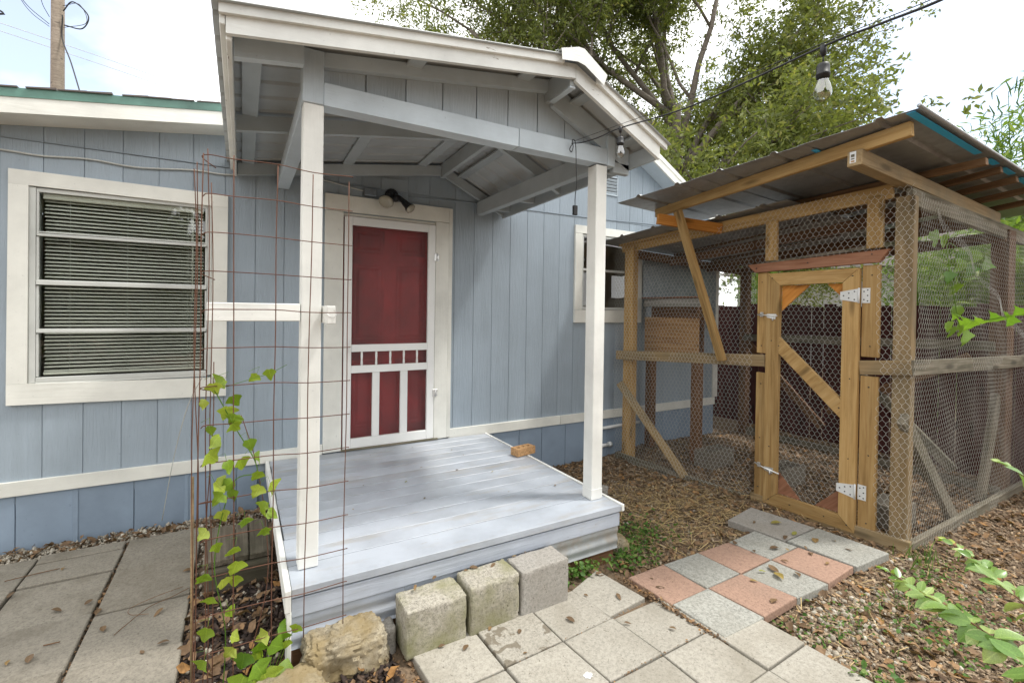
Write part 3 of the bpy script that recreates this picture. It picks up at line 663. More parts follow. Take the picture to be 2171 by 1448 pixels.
# rafters (wall, middle, gable), lookouts
for y0, y1 in ((-.064, -.026), (-1.02, -.98)):
    sl('rafter', -.04, XG-.02, y0, y1, .001, .091, 'under'); sl('rafter', XG+.02, 2.313, y0, y1, .001, .091, 'under')
sl('gable_rafter', .333, XG-.02, -1.80, -1.762, .04, .11, 'beam'); sl('gable_rafter', XG+.02, 2.31, -1.80, -1.762, -.03, .11, 'beam')
sl('lookout', -.04, .235, -1.885, -1.845, .001, .085, 'beam')
yl('ridge_board', XG, .038, -2.015, -.026, -.02, .105, 'under')
yl('lookout', XG, .04, -2.016, -1.803, -.034, -.021, 'beam')
for y in (-1.66, -.62, -.18): bx('blocking', 2.097, 2.313, y-.019, y+.019, 2.595, 2.68, 'under', porch)
bx('blocking', 2.172, 2.313, -1.80, -1.762, 2.56, 2.63, 'under', porch)
# small gable wall of siding above the beam
gxs = [.333, .54, .749, .958, 1.166, 1.374, 1.583, 1.792, 1.95, 2.105]
for a, b in zip(gxs[:-1], gxs[1:]):
    pts = [(a+.003, 2.66), (b-.003, 2.66), (b-.003, zr(b)+.10)]+([(XG, zr(XG)+.10)] if a < XG < b else [])+[(a+.003, zr(a)+.10)]
    prism('gable_plank', pts, 1, -1.760, -1.750, 'gable', porch)
prism('gable_backing', [(.333, 2.66), (2.105, 2.66), (2.105, zr(2.105)+.1), (XG, zr(XG)+.1), (.333, zr(.333)+.1)], 1, -1.7485, -1.74, 'gable', porch)
# purlins, ribbed sheets
for x in (.03, .78, 1.45, 1.84, 2.24): yl('purlin', x, .085, -2.015, -.03, .088, .106, 'under')
def ribbed(name, f, a0, a1, y0, y1, mat, parent, pitch=.23, rib=.016, rw=.022, th=.0015, up=None):
    """metal sheet whose ribs run down the slope: f(a, y) gives the point, ribs repeat along y"""
    ys = [y0]; hs = [0.]
    y = y0+pitch*.5
    while y < y1-rw*2:
        ys += [y-rw, y-rw*.45, y+rw*.45, y+rw]; hs += [0, rib, rib, 0]; y += pitch
    ys.append(y1); hs.append(0.)
    V = []; F = []
    for t in (0, th):
        for a in (a0, a1):
            for yy, h in zip(ys, hs): p = f(a, yy); V.append((p[0], p[1], p[2]+h+t))
    n = len(ys)
    for i in range(n-1): F += [[i, i+1, n+i+1, n+i], [2*n+i, 3*n+i, 3*n+i+1, 2*n+i+1], [i, 2*n+i, 2*n+i+1, i+1], [n+i, n+i+1, 3*n+i+1, 3*n+i]]
    F += [[0, n, 3*n, 2*n], [n-1, 3*n-1, 4*n-1, 2*n-1]]
    return obj(name, V, F, mat, parent)
ribbed('roof_sheet', lambda a, y: (a, y, zr(a)+.117+rise(y)), -.115, XG-.002, -2.08, -.002, 'roofpaint', porch, .19)
ribbed('roof_sheet', lambda a, y: (a, y, zr(a)+.117+rise(y)), XG+.002, 2.40, -2.08, -.002, 'roofpaint', porch, .19)
# eave and rake fascia boards
yl('eave_fascia', -.056, .021, -2.018, -.03, -.004, .098, 'fascia'); yl('eave_trim', -.078, .021, -2.04, -.03, .045, .108, 'fascia')
yl('eave_fascia', 2.325, .021, -2.018, -.03, -.012, .09, 'under')
sl('rake_fascia', -.066, XG-.001, -2.042, -2.02, .012, .093, 'fascia'); sl('rake_fascia', XG+.001, 2.34, -2.042, -2.02, -.004, .093, 'fascia')
sl('rake_trim', -.09, 1.56, -2.062, -2.0422, .080, .132, 'fascia'); sl('rake_trim', 1.80, 2.385, -2.062, -2.0422, .082, .132, 'fascia')
# bent white ridge cap hooked over the fascia
V = []; F = []
for t in (0, .004):
    for (x, o) in ((1.515, .14), (1.635, .158), (1.675, .158), (1.845, .145)):
        z = zr(x)+o if abs(x-XG) > .05 else zr(XG)+o
        V += [(x, -2.092, z-t+rise(-2.09)), (x, -.01, z-t)]
for s in (0, 8):
    for i in range(3): F.append([s+2*i, s+2*i+1, s+2*i+3, s+2*i+2])
V += [(1.52, -2.093, zr(1.52)+.13), (1.63, -2.093, zr(1.63)+.13), (1.68, -2.093, zr(1.68)+.13), (1.82, -2.093, zr(1.82)+.12)]
for i in range(3): F.append([2*i, 2*i+2, 17+i, 16+i])
obj('ridge_cap', V, F, 'fascia', porch)
# arm and stub board screwed to the left post
bx('arm', -.135, .237, -1.808, -1.77, 1.562, 1.643, 'white2', porch); bx('stub_board', .337, .375, -1.94, -1.725, 1.553, 1.635, 'white2', porch)
tube('tie_wire', spline([(.335, -1.945, 1.60), (.355, -1.952, 1.585), (.38, -1.946, 1.60), (.36, -1.95, 1.625)], 4), .0015, 'zinc', porch, 4)

# ------------------------------------------------------------------ porch deck
deck = thing('porch_deck', 'low pale blue-grey painted wooden porch deck in front of the red door', 'deck', (1.15, -1, 0))
seams = [-.03, -.165, -.30, -.445, -.585, -.735, -.88, -1.03, -1.17, -1.315, -1.46, -1.605, -1.75, -1.955]
for i, (a, b) in enumerate(zip(seams[:-1], seams[1:])):
    g = .004 if i % 3 else .006
    bx('deck_board', .202+random.uniform(-.004, .006), 2.145+random.uniform(-.004, .004), b+g/2, a-g/2, .346+random.uniform(-.0015, .0015), .384+random.uniform(-.0012, .0012), 'deck', deck, .0018)
bx('edge_strip', .172, .198, -1.965, -.03, .29, .390, 'white2', deck); bx('edge_strip', 2.15, 2.17, -1.958, -.03, .345, .389, 'white2', deck)
bx('rim_board', .201, 2.142, -1.945, -1.91, .252, .335, 'rim', deck); bx('rim_board', 2.108, 2.143, -1.908, -.03, .2, .343, 'rim', deck); bx('rim_board', .2, .235, -1.908, -.03, .2, .343, 'rim', deck)
bx('corner_board', .18, .2, -1.962, -1.9, -.02, .289, 'white2', deck)
for j in range(6): bx('joist', .24, 2.10, -.3-j*.28, -.26-j*.28, .25, .343, 'grey', deck)
# corrugated skirt, painted on the left and bare on the right
def corr(name, x0, x1, mat, yb):
    zs = np.linspace(.255, .1, 17); V = []; F = []
    for x in (x0, x1):
        for z in zs: V.append((x, yb-.005+.005*math.cos((z-.255)*2*math.pi/.068), z))
    for i in range(16): F.append([i, i+1, 18+i, 17+i])
    return obj(name, V, F, mat, deck, smooth=True)
corr('corrugated_skirt', .201, .72, 'rim', -1.925); corr('corrugated_skirt', .722, 1.60, 'rim', -1.923); corr('corrugated_skirt', 1.602, 2.142, 'galvrust', -1.921)
bx('sill_beam', .21, 2.13, -1.905, -1.83, -.05, .16, 'brownpost', deck)

# timber step left of the deck
step = thing('timber_step', 'weathered grey timber step of short boards on a thick sleeper, left of the deck', 'step', (0, -.9, 0))
for a, b in ((-.185, -.03), (-.026, .045), (.05, .165)): bx('board', a, b, -1.09, -.60+random.uniform(-.02, .01), .135, .175+random.uniform(-.004, .004), 'oldwood', step, .006)
bx('sleeper', -.17, .165, -1.13, -.98, -.03, .132, 'oldwood', step, .01); bx('sleeper', -.17, .165, -.70, -.6, -.03, .132, 'oldwood', step, .01)

# ------------------------------------------------------------------ paving
patio = thing('patio', '', ''); del patio['label'], patio['category']; patio['kind'] = 'structure'; patio.location = (-.9, -.9, 0)
def slab(name, x0, x1, y0, y1, z, th, mat, parent, rot=0., bev=.005):
    o = bx(name, x0, x1, y0, y1, z-th, z, mat, parent, bev)
    o.rotation_euler = (random.uniform(-.006, .006), random.uniform(-.006, .006), rot+random.uniform(-.006, .006)); return o
cols = [(-2.35, -1.965), (-1.95, -1.55), (-1.535, -1.115), (-1.10, -.672), (-.655, -.24)]
rows = [[(-.232, -.30), (-.306, -.606)], [(-.235, -.606)], [(-.614, -1.048)], [(-1.058, -1.487)], [(-1.497, -1.92)], [(-1.93, -2.35)]]
for ci, (a, b) in enumerate(cols):
    rr = [(-.235, -.61), (-.62, -1.05), (-1.06, -1.49), (-1.50, -1.92), (-1.93, -2.35)]
    if ci == 3: rr = [(-.225, -.335), (-.342, -.608)] + rr[1:]
    if ci == 4: rr = [(-.205, -.632), (-.642, -1.092), (-1.102, -1.515), (-1.525, -1.95), (-1.96, -2.4)]
    for (c, d) in rr: slab('slab', a+random.uniform(-.004, .004), b+random.uniform(-.006, .006), d+random.uniform(-.004, .004), c, .028+random.uniform(-.005, .006), .05, 'slab', patio)
path = thing('path', '', ''); del path['label'], path['category']; path['kind'] = 'structure'; path.location = (2, -2.3, 0)
# checker of grey and pink 30 cm pavers up to the coop gate
A = [[(2.027, -2.134), (2.34, -2.126), (2.656, -2.134), (2.973, -2.138), (3.285, -2.128)], [(2.055, -2.434), (2.361, -2.428), (2.673, -2.424), (3.005, -2.412), (3.33, -2.404)], [(2.081, -2.735), (2.405, -2.735), (2.735, -2.722), (3.04, -2.735), (3.385, -2.713)]]
def paverquad(name, P, z, th, mat, parent, gap=.004):
    P = [np.array(p, float) for p in P]; c = sum(P)/4
    Q = []
    for p in P: d = p-c; Q.append(c+d*(1-gap/np.linalg.norm(d)*1.4))
    t = [random.uniform(-.003, .003) for _ in range(2)]
    b = .006; V = []; 
    for kk, (zz, sh) in enumerate(((z-th, 0), (z-b, 0), (z-b*.3, b*.35), (z, b))):
        for q in Q: d = q-c; r_ = c+d*(1-sh/np.linalg.norm(d)*1.4); V.append((r_[0], r_[1], zz+t[0]*(d[0])/.2+t[1]*d[1]/.2))
    F = [[3, 2, 1, 0], [12, 13, 14, 15]]
    for l in (0, 4, 8): F += [[l+i, l+(i+1) % 4, l+4+(i+1) % 4, l+4+i] for i in range(4)]
    return obj(name, V, F, mat, parent)
for r in range(2):
    for c in range(4):
        q4 = (A[r+1][c], A[r+1][c+1], A[r][c+1], A[r][c]); m = 'ppink' if (r+c) % 2 == 0 else 'pgrey'
        o = paverquad('paver', q4, .045+random.uniform(-.002, .003), .045, m, path); o['label'] = 'pink square paver' if m == 'ppink' else 'speckled grey square paver'
paverquad('paver', ((3.333, -2.318), (3.757, -2.302), (3.66, -1.862), (3.262, -1.93)), .047, .05, 'blockc', path)
paverquad('paver', ((3.39, -2.728), (3.795, -2.74), (3.757, -2.312), (3.34, -2.325)), .049, .05, 'pgrey', path)
# pale 30 cm pavers of the front path
O = np.array([1.66, -2.075]); ux = np.array([.328, -.0]); uy = np.array([.03, -.272]); 
ang = math.radians(-.5); 
def pg(i, j):   # pavers of the front path, a slightly rotated grid
    return (0.692+.3305*i+.022*j + .004*math.sin(7*i+3*j), -2.098+.012*i-.268*j*1.115 + .003*math.cos(5*i-2*j))
for j in range(0, 4):
    for i in range(-1 if j > 1 else 0, 5 if j > 0 else 3):
        P4 = (pg(i, j+1), pg(i+1, j+1), pg(i+1, j), pg(i, j)); 
        if j >= 3 and i < 0: continue
        o = paverquad('paver', P4, .036+random.uniform(-.004, .004), .045, 'paverwet' if (i, j) == (1, 0) else 'paver', path)
        if (i, j) == (1, 0): o['label'] = 'pale paver with dark blotchy stains'
paverquad('paver', ((1.695, -2.345), (1.985, -2.318), (1.925, -1.975), (1.652, -2.07)), .038, .045, 'paver', path)

# ------------------------------------------------------------------ concrete cubes, stones, brick
def rough_block(name, x0, x1, y0, y1, z0, z1, mat, label, cat, seed, r=.018, amp=.006, rot=0., group=None, n=9, stretch=1., flat=True, hf=.6):
    """subdivided box with rounded, chipped arrises"""
    h = np.array([x1-x0, y1-y0, z1-z0])/2; c = np.array([x0+x1, y0+y1, z0+z1])/2; V = []; F = []; ix = {}
    t = np.linspace(-1, 1, n)
    def vid(p):
        k = tuple(np.round(p, 5))
        if k not in ix: ix[k] = len(V); V.append(p)
        return ix[k]
    for ax in range(3):
        for s in (-1, 1):
            for i in range(n-1):
                for j in range(n-1):
                    q = []
                    for (a, b) in ((i, j), (i+1, j), (i+1, j+1), (i, j+1)):
                        p = np.zeros(3); o = [k for k in range(3) if k != ax]; p[ax] = s; p[o[0]] = t[a]; p[o[1]] = t[b]; q.append(vid(p))
                    if (s > 0) == (ax != 1): F.append(q)
                    else: F.append(q[::-1])
    V = np.array(V); W = np.sign(V)*np.abs(V)**.62*h    # more vertices near the edges
    core = np.clip(W, -(h-r), h-r); d = W-core; L = np.linalg.norm(d, axis=1, keepdims=True); W = core+np.where(L > 1e-9, d/np.maximum(L, 1e-9)*np.minimum(L, r), 0)
    for i, p in enumerate(W):
        e = sum(abs(p[k]) > h[k]-r*1.2 for k in range(3))
        v = Vector(p*14*stretch)+Vector((seed*7.1, seed*3.3, seed)); nn = mnoise.noise(v)+.5*mnoise.noise(v*2.7)+hf*mnoise.noise(v*6.1)+hf*.6*mnoise.noise(v*13.)
        g = (p-core[i]) if e > 0 and flat else p; g = g/(np.linalg.norm(g)+1e-9)
        if flat: W[i] = p+g*((nn*amp*1.6-abs(nn)*amp) if e > 1 else nn*amp*.25)
        else: W[i] = p+g*nn*amp*1.3
    cr, sr = math.cos(rot), math.sin(rot); W = np.stack([W[:, 0]*cr-W[:, 1]*sr, W[:, 0]*sr+W[:, 1]*cr, W[:, 2]], 1)
    o = obj(name, W+c, F, mat, None, smooth=True); o.data.set_sharp_from_angle(angle=math.radians(28 if flat else 40)); return tag(o, label, cat, group)
rough_block('concrete_block', .665, .968, -2.135, -1.958, .02, .247, 'block', 'greenest, most algae-stained concrete block, next to the limestone', 'concrete block', 1, rot=.015, group='concrete blocks along the front of the deck', n=19, amp=.0035, r=.010)
rough_block('concrete_block', .985, 1.27, -2.135, -1.965, .02, .268, 'block', 'lightly mossy concrete block between two other blocks', 'concrete block', 2, rot=.03, group='concrete blocks along the front of the deck', n=19, amp=.004, r=.012)
rough_block('concrete_block', 1.283, 1.592, -2.13, -1.965, .02, .265, 'blockc', 'clean grey concrete block nearest the coop, without moss', 'concrete block', 3, rot=.02, group='concrete blocks along the front of the deck', n=19, amp=.003, r=.009)
rough_block('boulder', .245, .598, -2.10, -1.90, -.03, .172, 'lime', 'long tan limestone rock leaning against the front left of the deck', 'rock', 4, r=.06, amp=.02, rot=-.06, n=30, stretch=.6, flat=False)
rough_block('boulder', -.12, .335, -2.30, -2.02, -.06, .115, 'lime', 'large flat limestone rock in the bottom foreground below the vine', 'rock', 9, r=.07, amp=.024, rot=.1, n=30, stretch=.5, flat=False)
rough_block('boulder', .6, .655, -2.03, -1.93, -.02, .13, 'blockc', 'small rounded stone wedged between the limestone and the first block', 'rock', 6, r=.025, amp=.006, n=14, flat=False)
rough_block('boulder', 2.19, 2.33, -1.87, -1.74, -.03, .10, 'lime', 'rounded tan rock at the right front corner of the deck', 'rock', 11, r=.05, amp=.014, n=16, flat=False)
rough_block('boulder', 2.86, 2.95, -.98, -.9, -.06, .04, 'blockc', 'small pointed grey stone lying in the wood chips', 'rock', 12, r=.03, amp=.014, n=14, flat=False)
# brick with three holes on the deck edge
def holed_brick():
    L, Wd, H_ = .2, .092, .062; V = []; F = []
    n = 12; hx = (-.056, 0, .056); r = .0165
    def ring(cx, z): return [(cx+r*math.cos(2*math.pi*k/n), r*math.sin(2*math.pi*k/n), z) for k in range(n)]
    cells = [(-L/2, -.028), (-.028, .028), (.028, L/2)]
    for c, (x0, x1) in zip(hx, cells):
        out = []
        for k in range(n):   # square outline matched to the circle
            a = 2*math.pi*k/n; ca, sa = math.cos(a), math.sin(a); px = ((x1-c) if ca > 0 else (c-x0)); s = min(px/abs(ca) if abs(ca) > 1e-6 else 9, (Wd/2)/abs(sa) if abs(sa) > 1e-6 else 9)
            out.append((c+s*ca, s*sa, H_/2))
        b = len(V); V += ring(c, H_/2)+out+ring(c, -H_/2*.8)
        for k in range(n): F.append([b+k, b+n+k, b+n+(k+1) % n, b+(k+1) % n]); F.append([b+k, b+(k+1) % n, b+2*n+(k+1) % n, b+2*n+k])
        F.append([b+2*n+k for k in range(n)])
        for xx, yy in ((x0, -Wd/2), (x1, -Wd/2), (x1, Wd/2), (x0, Wd/2)):   # corner fillers
            ks = sorted(range(n), key=lambda k: (out[k][0]-xx)**2+(out[k][1]-yy)**2)[:2]; V.append((xx, yy, H_/2)); F.append([len(V)-1, b+n+ks[0], b+n+ks[1]])
    b = len(V)
    for z in (H_/2, -H_/2): V += [(-L/2, -Wd/2, z), (L/2, -Wd/2, z), (L/2, Wd/2, z), (-L/2, Wd/2, z)]
    for i in range(4): F.append([b+i, b+4+i, b+4+(i+1) % 4, b+(i+1) % 4])
    F.append([b+7, b+6, b+5, b+4]); return np.array(V), F
bV, bF = holed_brick(); a = .17; c, s = math.cos(a), math.sin(a)
bV = np.stack([bV[:, 0]*c-bV[:, 1]*s, bV[:, 0]*s+bV[:, 1]*c, bV[:, 2]], 1)+[2.135, -.785, .422]
tag(obj('brick', bV, bF, 'brick'), 'tan brick with three round holes lying on the right edge of the deck', 'brick')

# ------------------------------------------------------------------ chicken coop
coop = thing('chicken_coop', 'timber framed chicken coop with wire mesh walls and a sloping metal roof', 'chicken coop', (5, -1.4, 0))
def xf(y): return 4.07-.085*(y+2.73)
def fp(y, z, d=0.): return (xf(y)+d, y, z)
def vpost(name, y0, y1, z0, z1, mat, d0=0., d1=.09, parent=coop):
    ym = (y0+y1)/2; return beam(name, (xf(ym)+(d0+d1)/2, ym, z0), (xf(ym)+(d0+d1)/2, ym, z1), abs(y1-y0), d1-d0, mat, parent, up=(1, .085, 0), bev=.004)
vpost('post', -.18, -.305, -.1, 2.37, 'pt', .01, .10)                # left post by the wall
vpost('post', -2.62, -2.725, -.05, 2.47, 'ptg', .012, .102)            # front right corner post
bx('post', 6.06, 6.24, -2.72, -2.60, -.1, 2.42, 'brownpost', coop); bx('post', 6.02, 6.12, -.28, -.18, -.1, 2.2, 'brownpost', coop)
vpost('stud', -1.735, -1.83, 2.085, 2.43, 'pt', .014, .05); vpost('stud', -2.455, -2.555, 2.12, 2.50, 'pt', .014, .05)
# plates, rails
def pz(y): return 2.555-.085*(y+2.42)
pa, pb, PZ0, PZ1 = -.12, -2.60, 2.365, 2.525
beam('top_plate', fp(pa, PZ0, .05), fp(pb, PZ1, .05), .04, .105, 'pt', coop, up=(0, 0, 1))
beam('top_plate', (6.05, -.2, 2.22), (6.05, -2.7, 2.36), .04, .1, 'brownpost', coop)
beam('side_plate', (4.12, -2.685, 2.47), (6.6, -2.685, 2.38), .04, .12, 'grey', coop); beam('side_plate', (4.0, -.2, 2.30), (6.1, -.2, 2.2), .04, .1, 'brownpost', coop)
for x in (4.6, 5.3): beam('roof_joist', (x, -.2, 2.27-.05*(x-4)), (x, -2.66, 2.47-.05*(x-4)), .04, .09, 'brownpost', coop)
beam('mid_rail', fp(-.115, 1.122, -.012), fp(-1.775, 1.222, -.012), .042, .102, 'ptg', coop)
beam('mid_rail', fp(-2.446, 1.238, -.012), fp(-2.74, 1.268, -.012), .042, .102, 'ptg', coop)
beam('mid_rail', (4.06, -2.735, 1.266), (6.6, -2.735, 1.215), .042, .105, 'grey', coop)
beam('mid_rail', (6.03, -.25, 1.3), (6.03, -2.65, 1.36), .04, .09, 'grey', coop)
beam('sill_board', fp(-.12, -.055, -.005), fp(-1.70, -.045, -.005), .04, .1, 'grey', coop); beam('sill_board', fp(-1.68, .0, -.02), fp(-2.76, .02, -.02), .045, .10, 'ptg', coop)
beam('sill_board', (4.09, -2.735, .0), (6.6, -2.74, .03), .04, .09, 'grey', coop); beam('sill_board', (6.07, -.2, .02), (6.07, -2.7, .03), .04, .1, 'grey', coop)
beam('brace', fp(-.16, .80, -.008), fp(-1.02, -.03, -.008), .05, .085, 'ptg', coop, up=(0, .66, .75))
beam('brace', (4.05, -2.70, .91), (5.02, -2.70, -.02), .045, .1, 'grey', coop, up=(.7, 0, .7)); beam('brace', (6.42-.38, -2.665, .92), (5.70, -2.665, 0.0), .045, .12, 'grey', coop, up=(-.7, 0, .4))
beam('brace', (6.0, -2.5, 1.25), (6.0, -1.3, .5), .04, .09, 'brownpost', coop, up=(0, .5, .8)); beam('brace', (6.0, -.3, 1.25), (6.0, -1.25, .3), .04, .09, 'brownpost', coop, up=(0, -.6, .8)); beam('brace', (6.0, -1.5, 1.1), (6.0, -2.4, .15), .04, .09, 'grey', coop, up=(0, -.6, .8))
# leaning prop in front of the mesh and its orange outrigger
beam('knee_brace', (3.54, -1.185, 2.57), (3.885, -1.425, 1.19), .04, .088, 'pt', coop, up=(.25, 1, .0))
beam('outrigger', (3.40, -1.075, 2.50), (3.975, -1.325, 2.425), .045, .095, 'orange', coop)
beam('outrigger', (3.42, -2.652, 2.63), (5.92, -2.652, 2.505), .085, .1, 'ptg', coop)
quadboard('timber_tag', (3.4185, -2.66, 2.60), (3.4185, -2.625, 2.60), (3.4185, -2.625, 2.672), (3.4185, -2.66, 2.672), (-1, 0, 0), .001, 'zincw', coop)
for k, (a, b) in enumerate(((2.605, 2.615), (2.622, 2.63), (2.637, 2.655))): quadboard('tag_print', (3.4172, -2.652, a), (3.4172, -2.632, a), (3.4172, -2.632, b), (3.4172, -2.652, b), (-1, 0, 0), .0006, 'brick' if k == 0 else 'grey', coop)
# roof: lower main sheets and the raised canopy sheets over the front
def rm(x, y): return 2.42-.05*(x-3.68)-.088*(y+.05)
def rc(x, y): return 2.79-.05*(x-3.31)-.055*(y+3.0)
def coop_sheet(f, x0, x1, ya, yb): 
    o = ribbed('roof_sheet', lambda a, y: (a-.085*(y+2.73)*(1 if a < 4.5 else 0), y, f(a, y)), x0, x1, ya, yb, 'steel', coop, .40, .018, .026); return o
coop_sheet(rm, 3.80, 6.6, -1.0, -.04); coop_sheet(rm, 4.0, 6.6, -1.95, -1.003)
coop_sheet(lambda x, y: rc(x, y)+.0, 3.315, 4.45, -1.65, -.80); coop_sheet(lambda x, y: rc(x, y)+.003, 3.312, 6.6, -2.42, -1.60); coop_sheet(lambda x, y: rc(x, y)+.006, 3.305, 6.6, -3.02, -2.38)
tube('roof_edge_rib', [(3.30, -3.01, rc(3.31, -3.0)+.012), (6.6, -3.01, rc(6.6, -3.0)+.012)], .012, 'steel', coop, 6)
for a, b in ((3.32, 4.36), (4.53, 4.70), (4.82, 5.04), (5.18, 5.42), (5.54, 5.9)):
    f = rc
    quadboard('blue_film', (a, -2.985, f(a, -2.985)-.006), (b, -2.985, f(b, -2.985)-.006), (b, -2.945, f(b, -2.945)-.006), (a, -2.945, f(a, -2.945)-.006), (0, 0, -1), .0015, 'bluefilm', coop)
quadboard('blue_film', (3.41, -2.43, rc(3.39, -2.43)-.004), (3.52, -2.43, rc(3.5, -2.43)-.004), (3.52, -2.395, rc(3.5, -2.4)-.004), (3.41, -2.395, rc(3.39, -2.4)-.004), (0, 0, -1), .001, 'bluefilm', coop)
beam('purlin', (3.62, -.86, rc(3.44, -.86)-.05), (3.45, -2.93, rc(3.44, -2.93)-.05), .04, .088, 'pt', coop)
beam('purlin', fp(-.1, 2.40, .03), fp(-1.0, 2.47, .03), .06, .03, 'pt', coop); beam('purlin', (4.45, -.85, 2.60), (4.45, -2.985, 2.69), .05, .05, 'ptbrown', coop)
for x in (4.78, 5.12, 5.5, 5.9): beam('purlin', (x, -.12, rm(x, -.12)-.03), (x, -2.975, rc(x, -2.975)-.027), .05, .045, 'ptbrown', coop)
# gate jambs, header
vpost('jamb', -1.70, -1.787, -.02, 1.115, 'pt', -.024, .013); vpost('jamb', -1.70, -1.787, 1.285, 1.985, 'pt', -.024, .013)
vpost('jamb', -2.452, -2.558, .01, 1.18, 'pt', -.024, .013); vpost('jamb', -2.452, -2.558, 1.32, 1.995, 'pt', -.024, .013)
hp = [(-1.625, 2.055), (-2.618, 2.100), (-2.56, 2.010), (-1.692, 1.985)]
V = [(xf(y)-.05, y, z) for y, z in hp]+[(xf(y)+.0, y, z) for y, z in hp]
obj('header', V, [[0, 1, 2, 3], [7, 6, 5, 4]]+[[i, i+4, (i+1) % 4+4, (i+1) % 4] for i in range(4)], 'redwood', coop, gc=np.array([(y, z, x) for x, y, z in V]))
# gate
gate = thing('gate', '', ''); del gate['label'], gate['category']; gate.parent = coop; gate.location = (-.95, -.7, 0); gate['label'] = 'coop gate with a mitred frame and a diagonal brace'
gd0, gd1 = -.05, -.014
def gp(name, pts, mat='pt', d=(gd0, gd1), axis='v'):
    V = [(xf(y)+d[0], y, z) for y, z in pts]+[(xf(y)+d[1], y, z) for y, z in pts]; n = len(pts)
    F = [list(range(n)), list(range(n, 2*n))[::-1]]+[[i, i+n, (i+1) % n+n, (i+1) % n] for i in range(n)]
    gc = np.array([((z, y, x) if axis == 'v' else ((y, z, x) if axis == 'h' else (y*.7-z*.7, y*.7+z*.7, x))) for x, y, z in V])
    return obj(name, V, F, mat, gate, gc=gc)
L0, R0, B0, T0, w_ = -1.793, -2.446, .008, 1.968, .103
gp('stile', [(L0, B0), (L0, T0), (L0-w_, T0-w_), (L0-w_, B0+w_)]); gp('stile', [(R0, B0), (R0+w_, B0+w_), (R0+w_, T0-w_+.005), (R0, T0+.008)])
gp('top_rail', [(L0-.002, T0+.001), (R0+.002, T0+.009), (R0+w_, T0-w_+.009), (L0-w_, T0-w_+.003)], axis='h'); gp('bottom_rail', [(L0-.002, B0-.002), (L0-w_, B0+w_-.003), (R0+w_, B0+w_-.003), (R0+.002, B0-.002)], axis='h')
gp('gate_brace', [(-1.897, 1.43), (-1.897, 1.297), (-2.342, .845), (-2.342, .985)], axis='d')
gp('gusset', [(-1.897, 1.866), (-2.105, 1.866), (-1.897, 1.655)], 'orange', (-.012, .0), 'd'); gp('gusset', [(-2.342, 1.868), (-2.225, 1.868), (-2.342, 1.745)], 'orange', (-.012, .0), 'd')
gp('gusset', [(-1.897, .112), (-1.897, .29), (-2.06, .112)], 'redwood', (-.012, .0), 'd'); gp('gusset', [(-2.342, .112), (-2.342, .30), (-2.17, .112)], 'redwood', (-.012, .0), 'd')
for z in (1.772, .318):      # white strap hinges
    hg = gp('hinge', [(-2.33, z+.03), (-2.33, z-.03), (-2.44, z-.05), (-2.44, z+.05)], 'zincw', (-.054, -.0505))
    V, F = tube_geo([(xf(-2.447)-.054, -2.447, z-.056), (xf(-2.447)-.054, -2.447, z+.056)], .0065, 8); obj('hinge_pin', V, F, 'zincw', hg, smooth=True)
    for yy, zz in ((-2.352, .0), (-2.385, .018), (-2.385, -.018), (-2.42, .03), (-2.42, -.03)):
        V, F = tube_geo([(xf(yy)-.0555, yy, z+zz), (xf(yy)-.053, yy, z+zz)], .005, 8); obj('screw', V, F, 'black', hg)
    hj = [(xf(y)+d, y, zz) for d in (-.0285, -.0245) for y, zz in ((-2.454, z-.055), (-2.505, z-.055), (-2.505, z+.055), (-2.454, z+.055))]
    lf = obj('hinge_leaf', hj, [[0, 1, 2, 3], [7, 6, 5, 4], [0, 4, 5, 1], [1, 5, 6, 2], [2, 6, 7, 3], [3, 7, 4, 0]], 'zincw', coop)
    for yy, zz in ((-2.468, .03), (-2.468, -.03), (-2.49, .0), (-2.49, .04), (-2.49, -.04)):
        V, F = tube_geo([(xf(yy)-.0295, yy, z+zz), (xf(yy)-.028, yy, z+zz)], .005, 8); obj('screw', V, F, 'black', lf)
for z, drop in ((1.61, .0), (.305, -.035)):      # barrel latches
    lt = gp('latch', [(-1.80, z-.014), (-1.80, z+.016), (-1.875, z+.016-drop*.1), (-1.868, z-.03)], 'zinc', (-.055, -.0505))
    V, F = tube_geo([(xf(-1.73)-.06, -1.725, z+.008-drop*.6), (xf(-1.80)-.06, -1.80, z+.004), (xf(-1.90)-.06, -1.885-(.04 if drop else 0), z+drop*.4)], .006, 8); obj('bolt', V, F, 'zinc', lt, smooth=True)
    V, F = tube_geo([(xf(-1.85)-.058, -1.85, z-.005), (xf(-1.85)-.062, -1.852, z-.04)], .007, 6); obj('lever', V, F, 'zinc', lt, smooth=True)
    V, F = chamfer(.006, .014, .02, .002); obj('keeper', V+[xf(-1.745)-.03, -1.745, z+.01], F, 'zinc', lt)

SV = []; SF = []
for yy, zz, dd in [(-1.74, z, -.025) for z in (.12, .55, 1.02, 1.35, 1.9)]+[(-1.84, z, -.051) for z in (.05, .5, 1.4, 1.93)]+[(-2.40, z, -.051) for z in (.05, .55, 1.15, 1.92)]+[(-2.51, z, -.025) for z in (.1, .6, 1.1, 1.40, 1.92)]+[(-1.70, 2.02, -.052), (-2.1, 2.04, -.052), (-2.52, 2.07, -.052), (-1.9, 1.36, -.051), (-2.33, .92, -.051), (-2.0, .06, -.051), (-2.25, .06, -.051)]:
    v, f = tube_geo([(xf(yy)+dd-.002, yy+random.uniform(-.01, .01), zz), (xf(yy)+dd+.003, yy, zz)], .0045, 6); b = len(SV); SV += v; SF += [[i+b for i in q] for q in f]
obj('screw_heads', np.array(SV), SF, 'black', coop, kind='stuff')
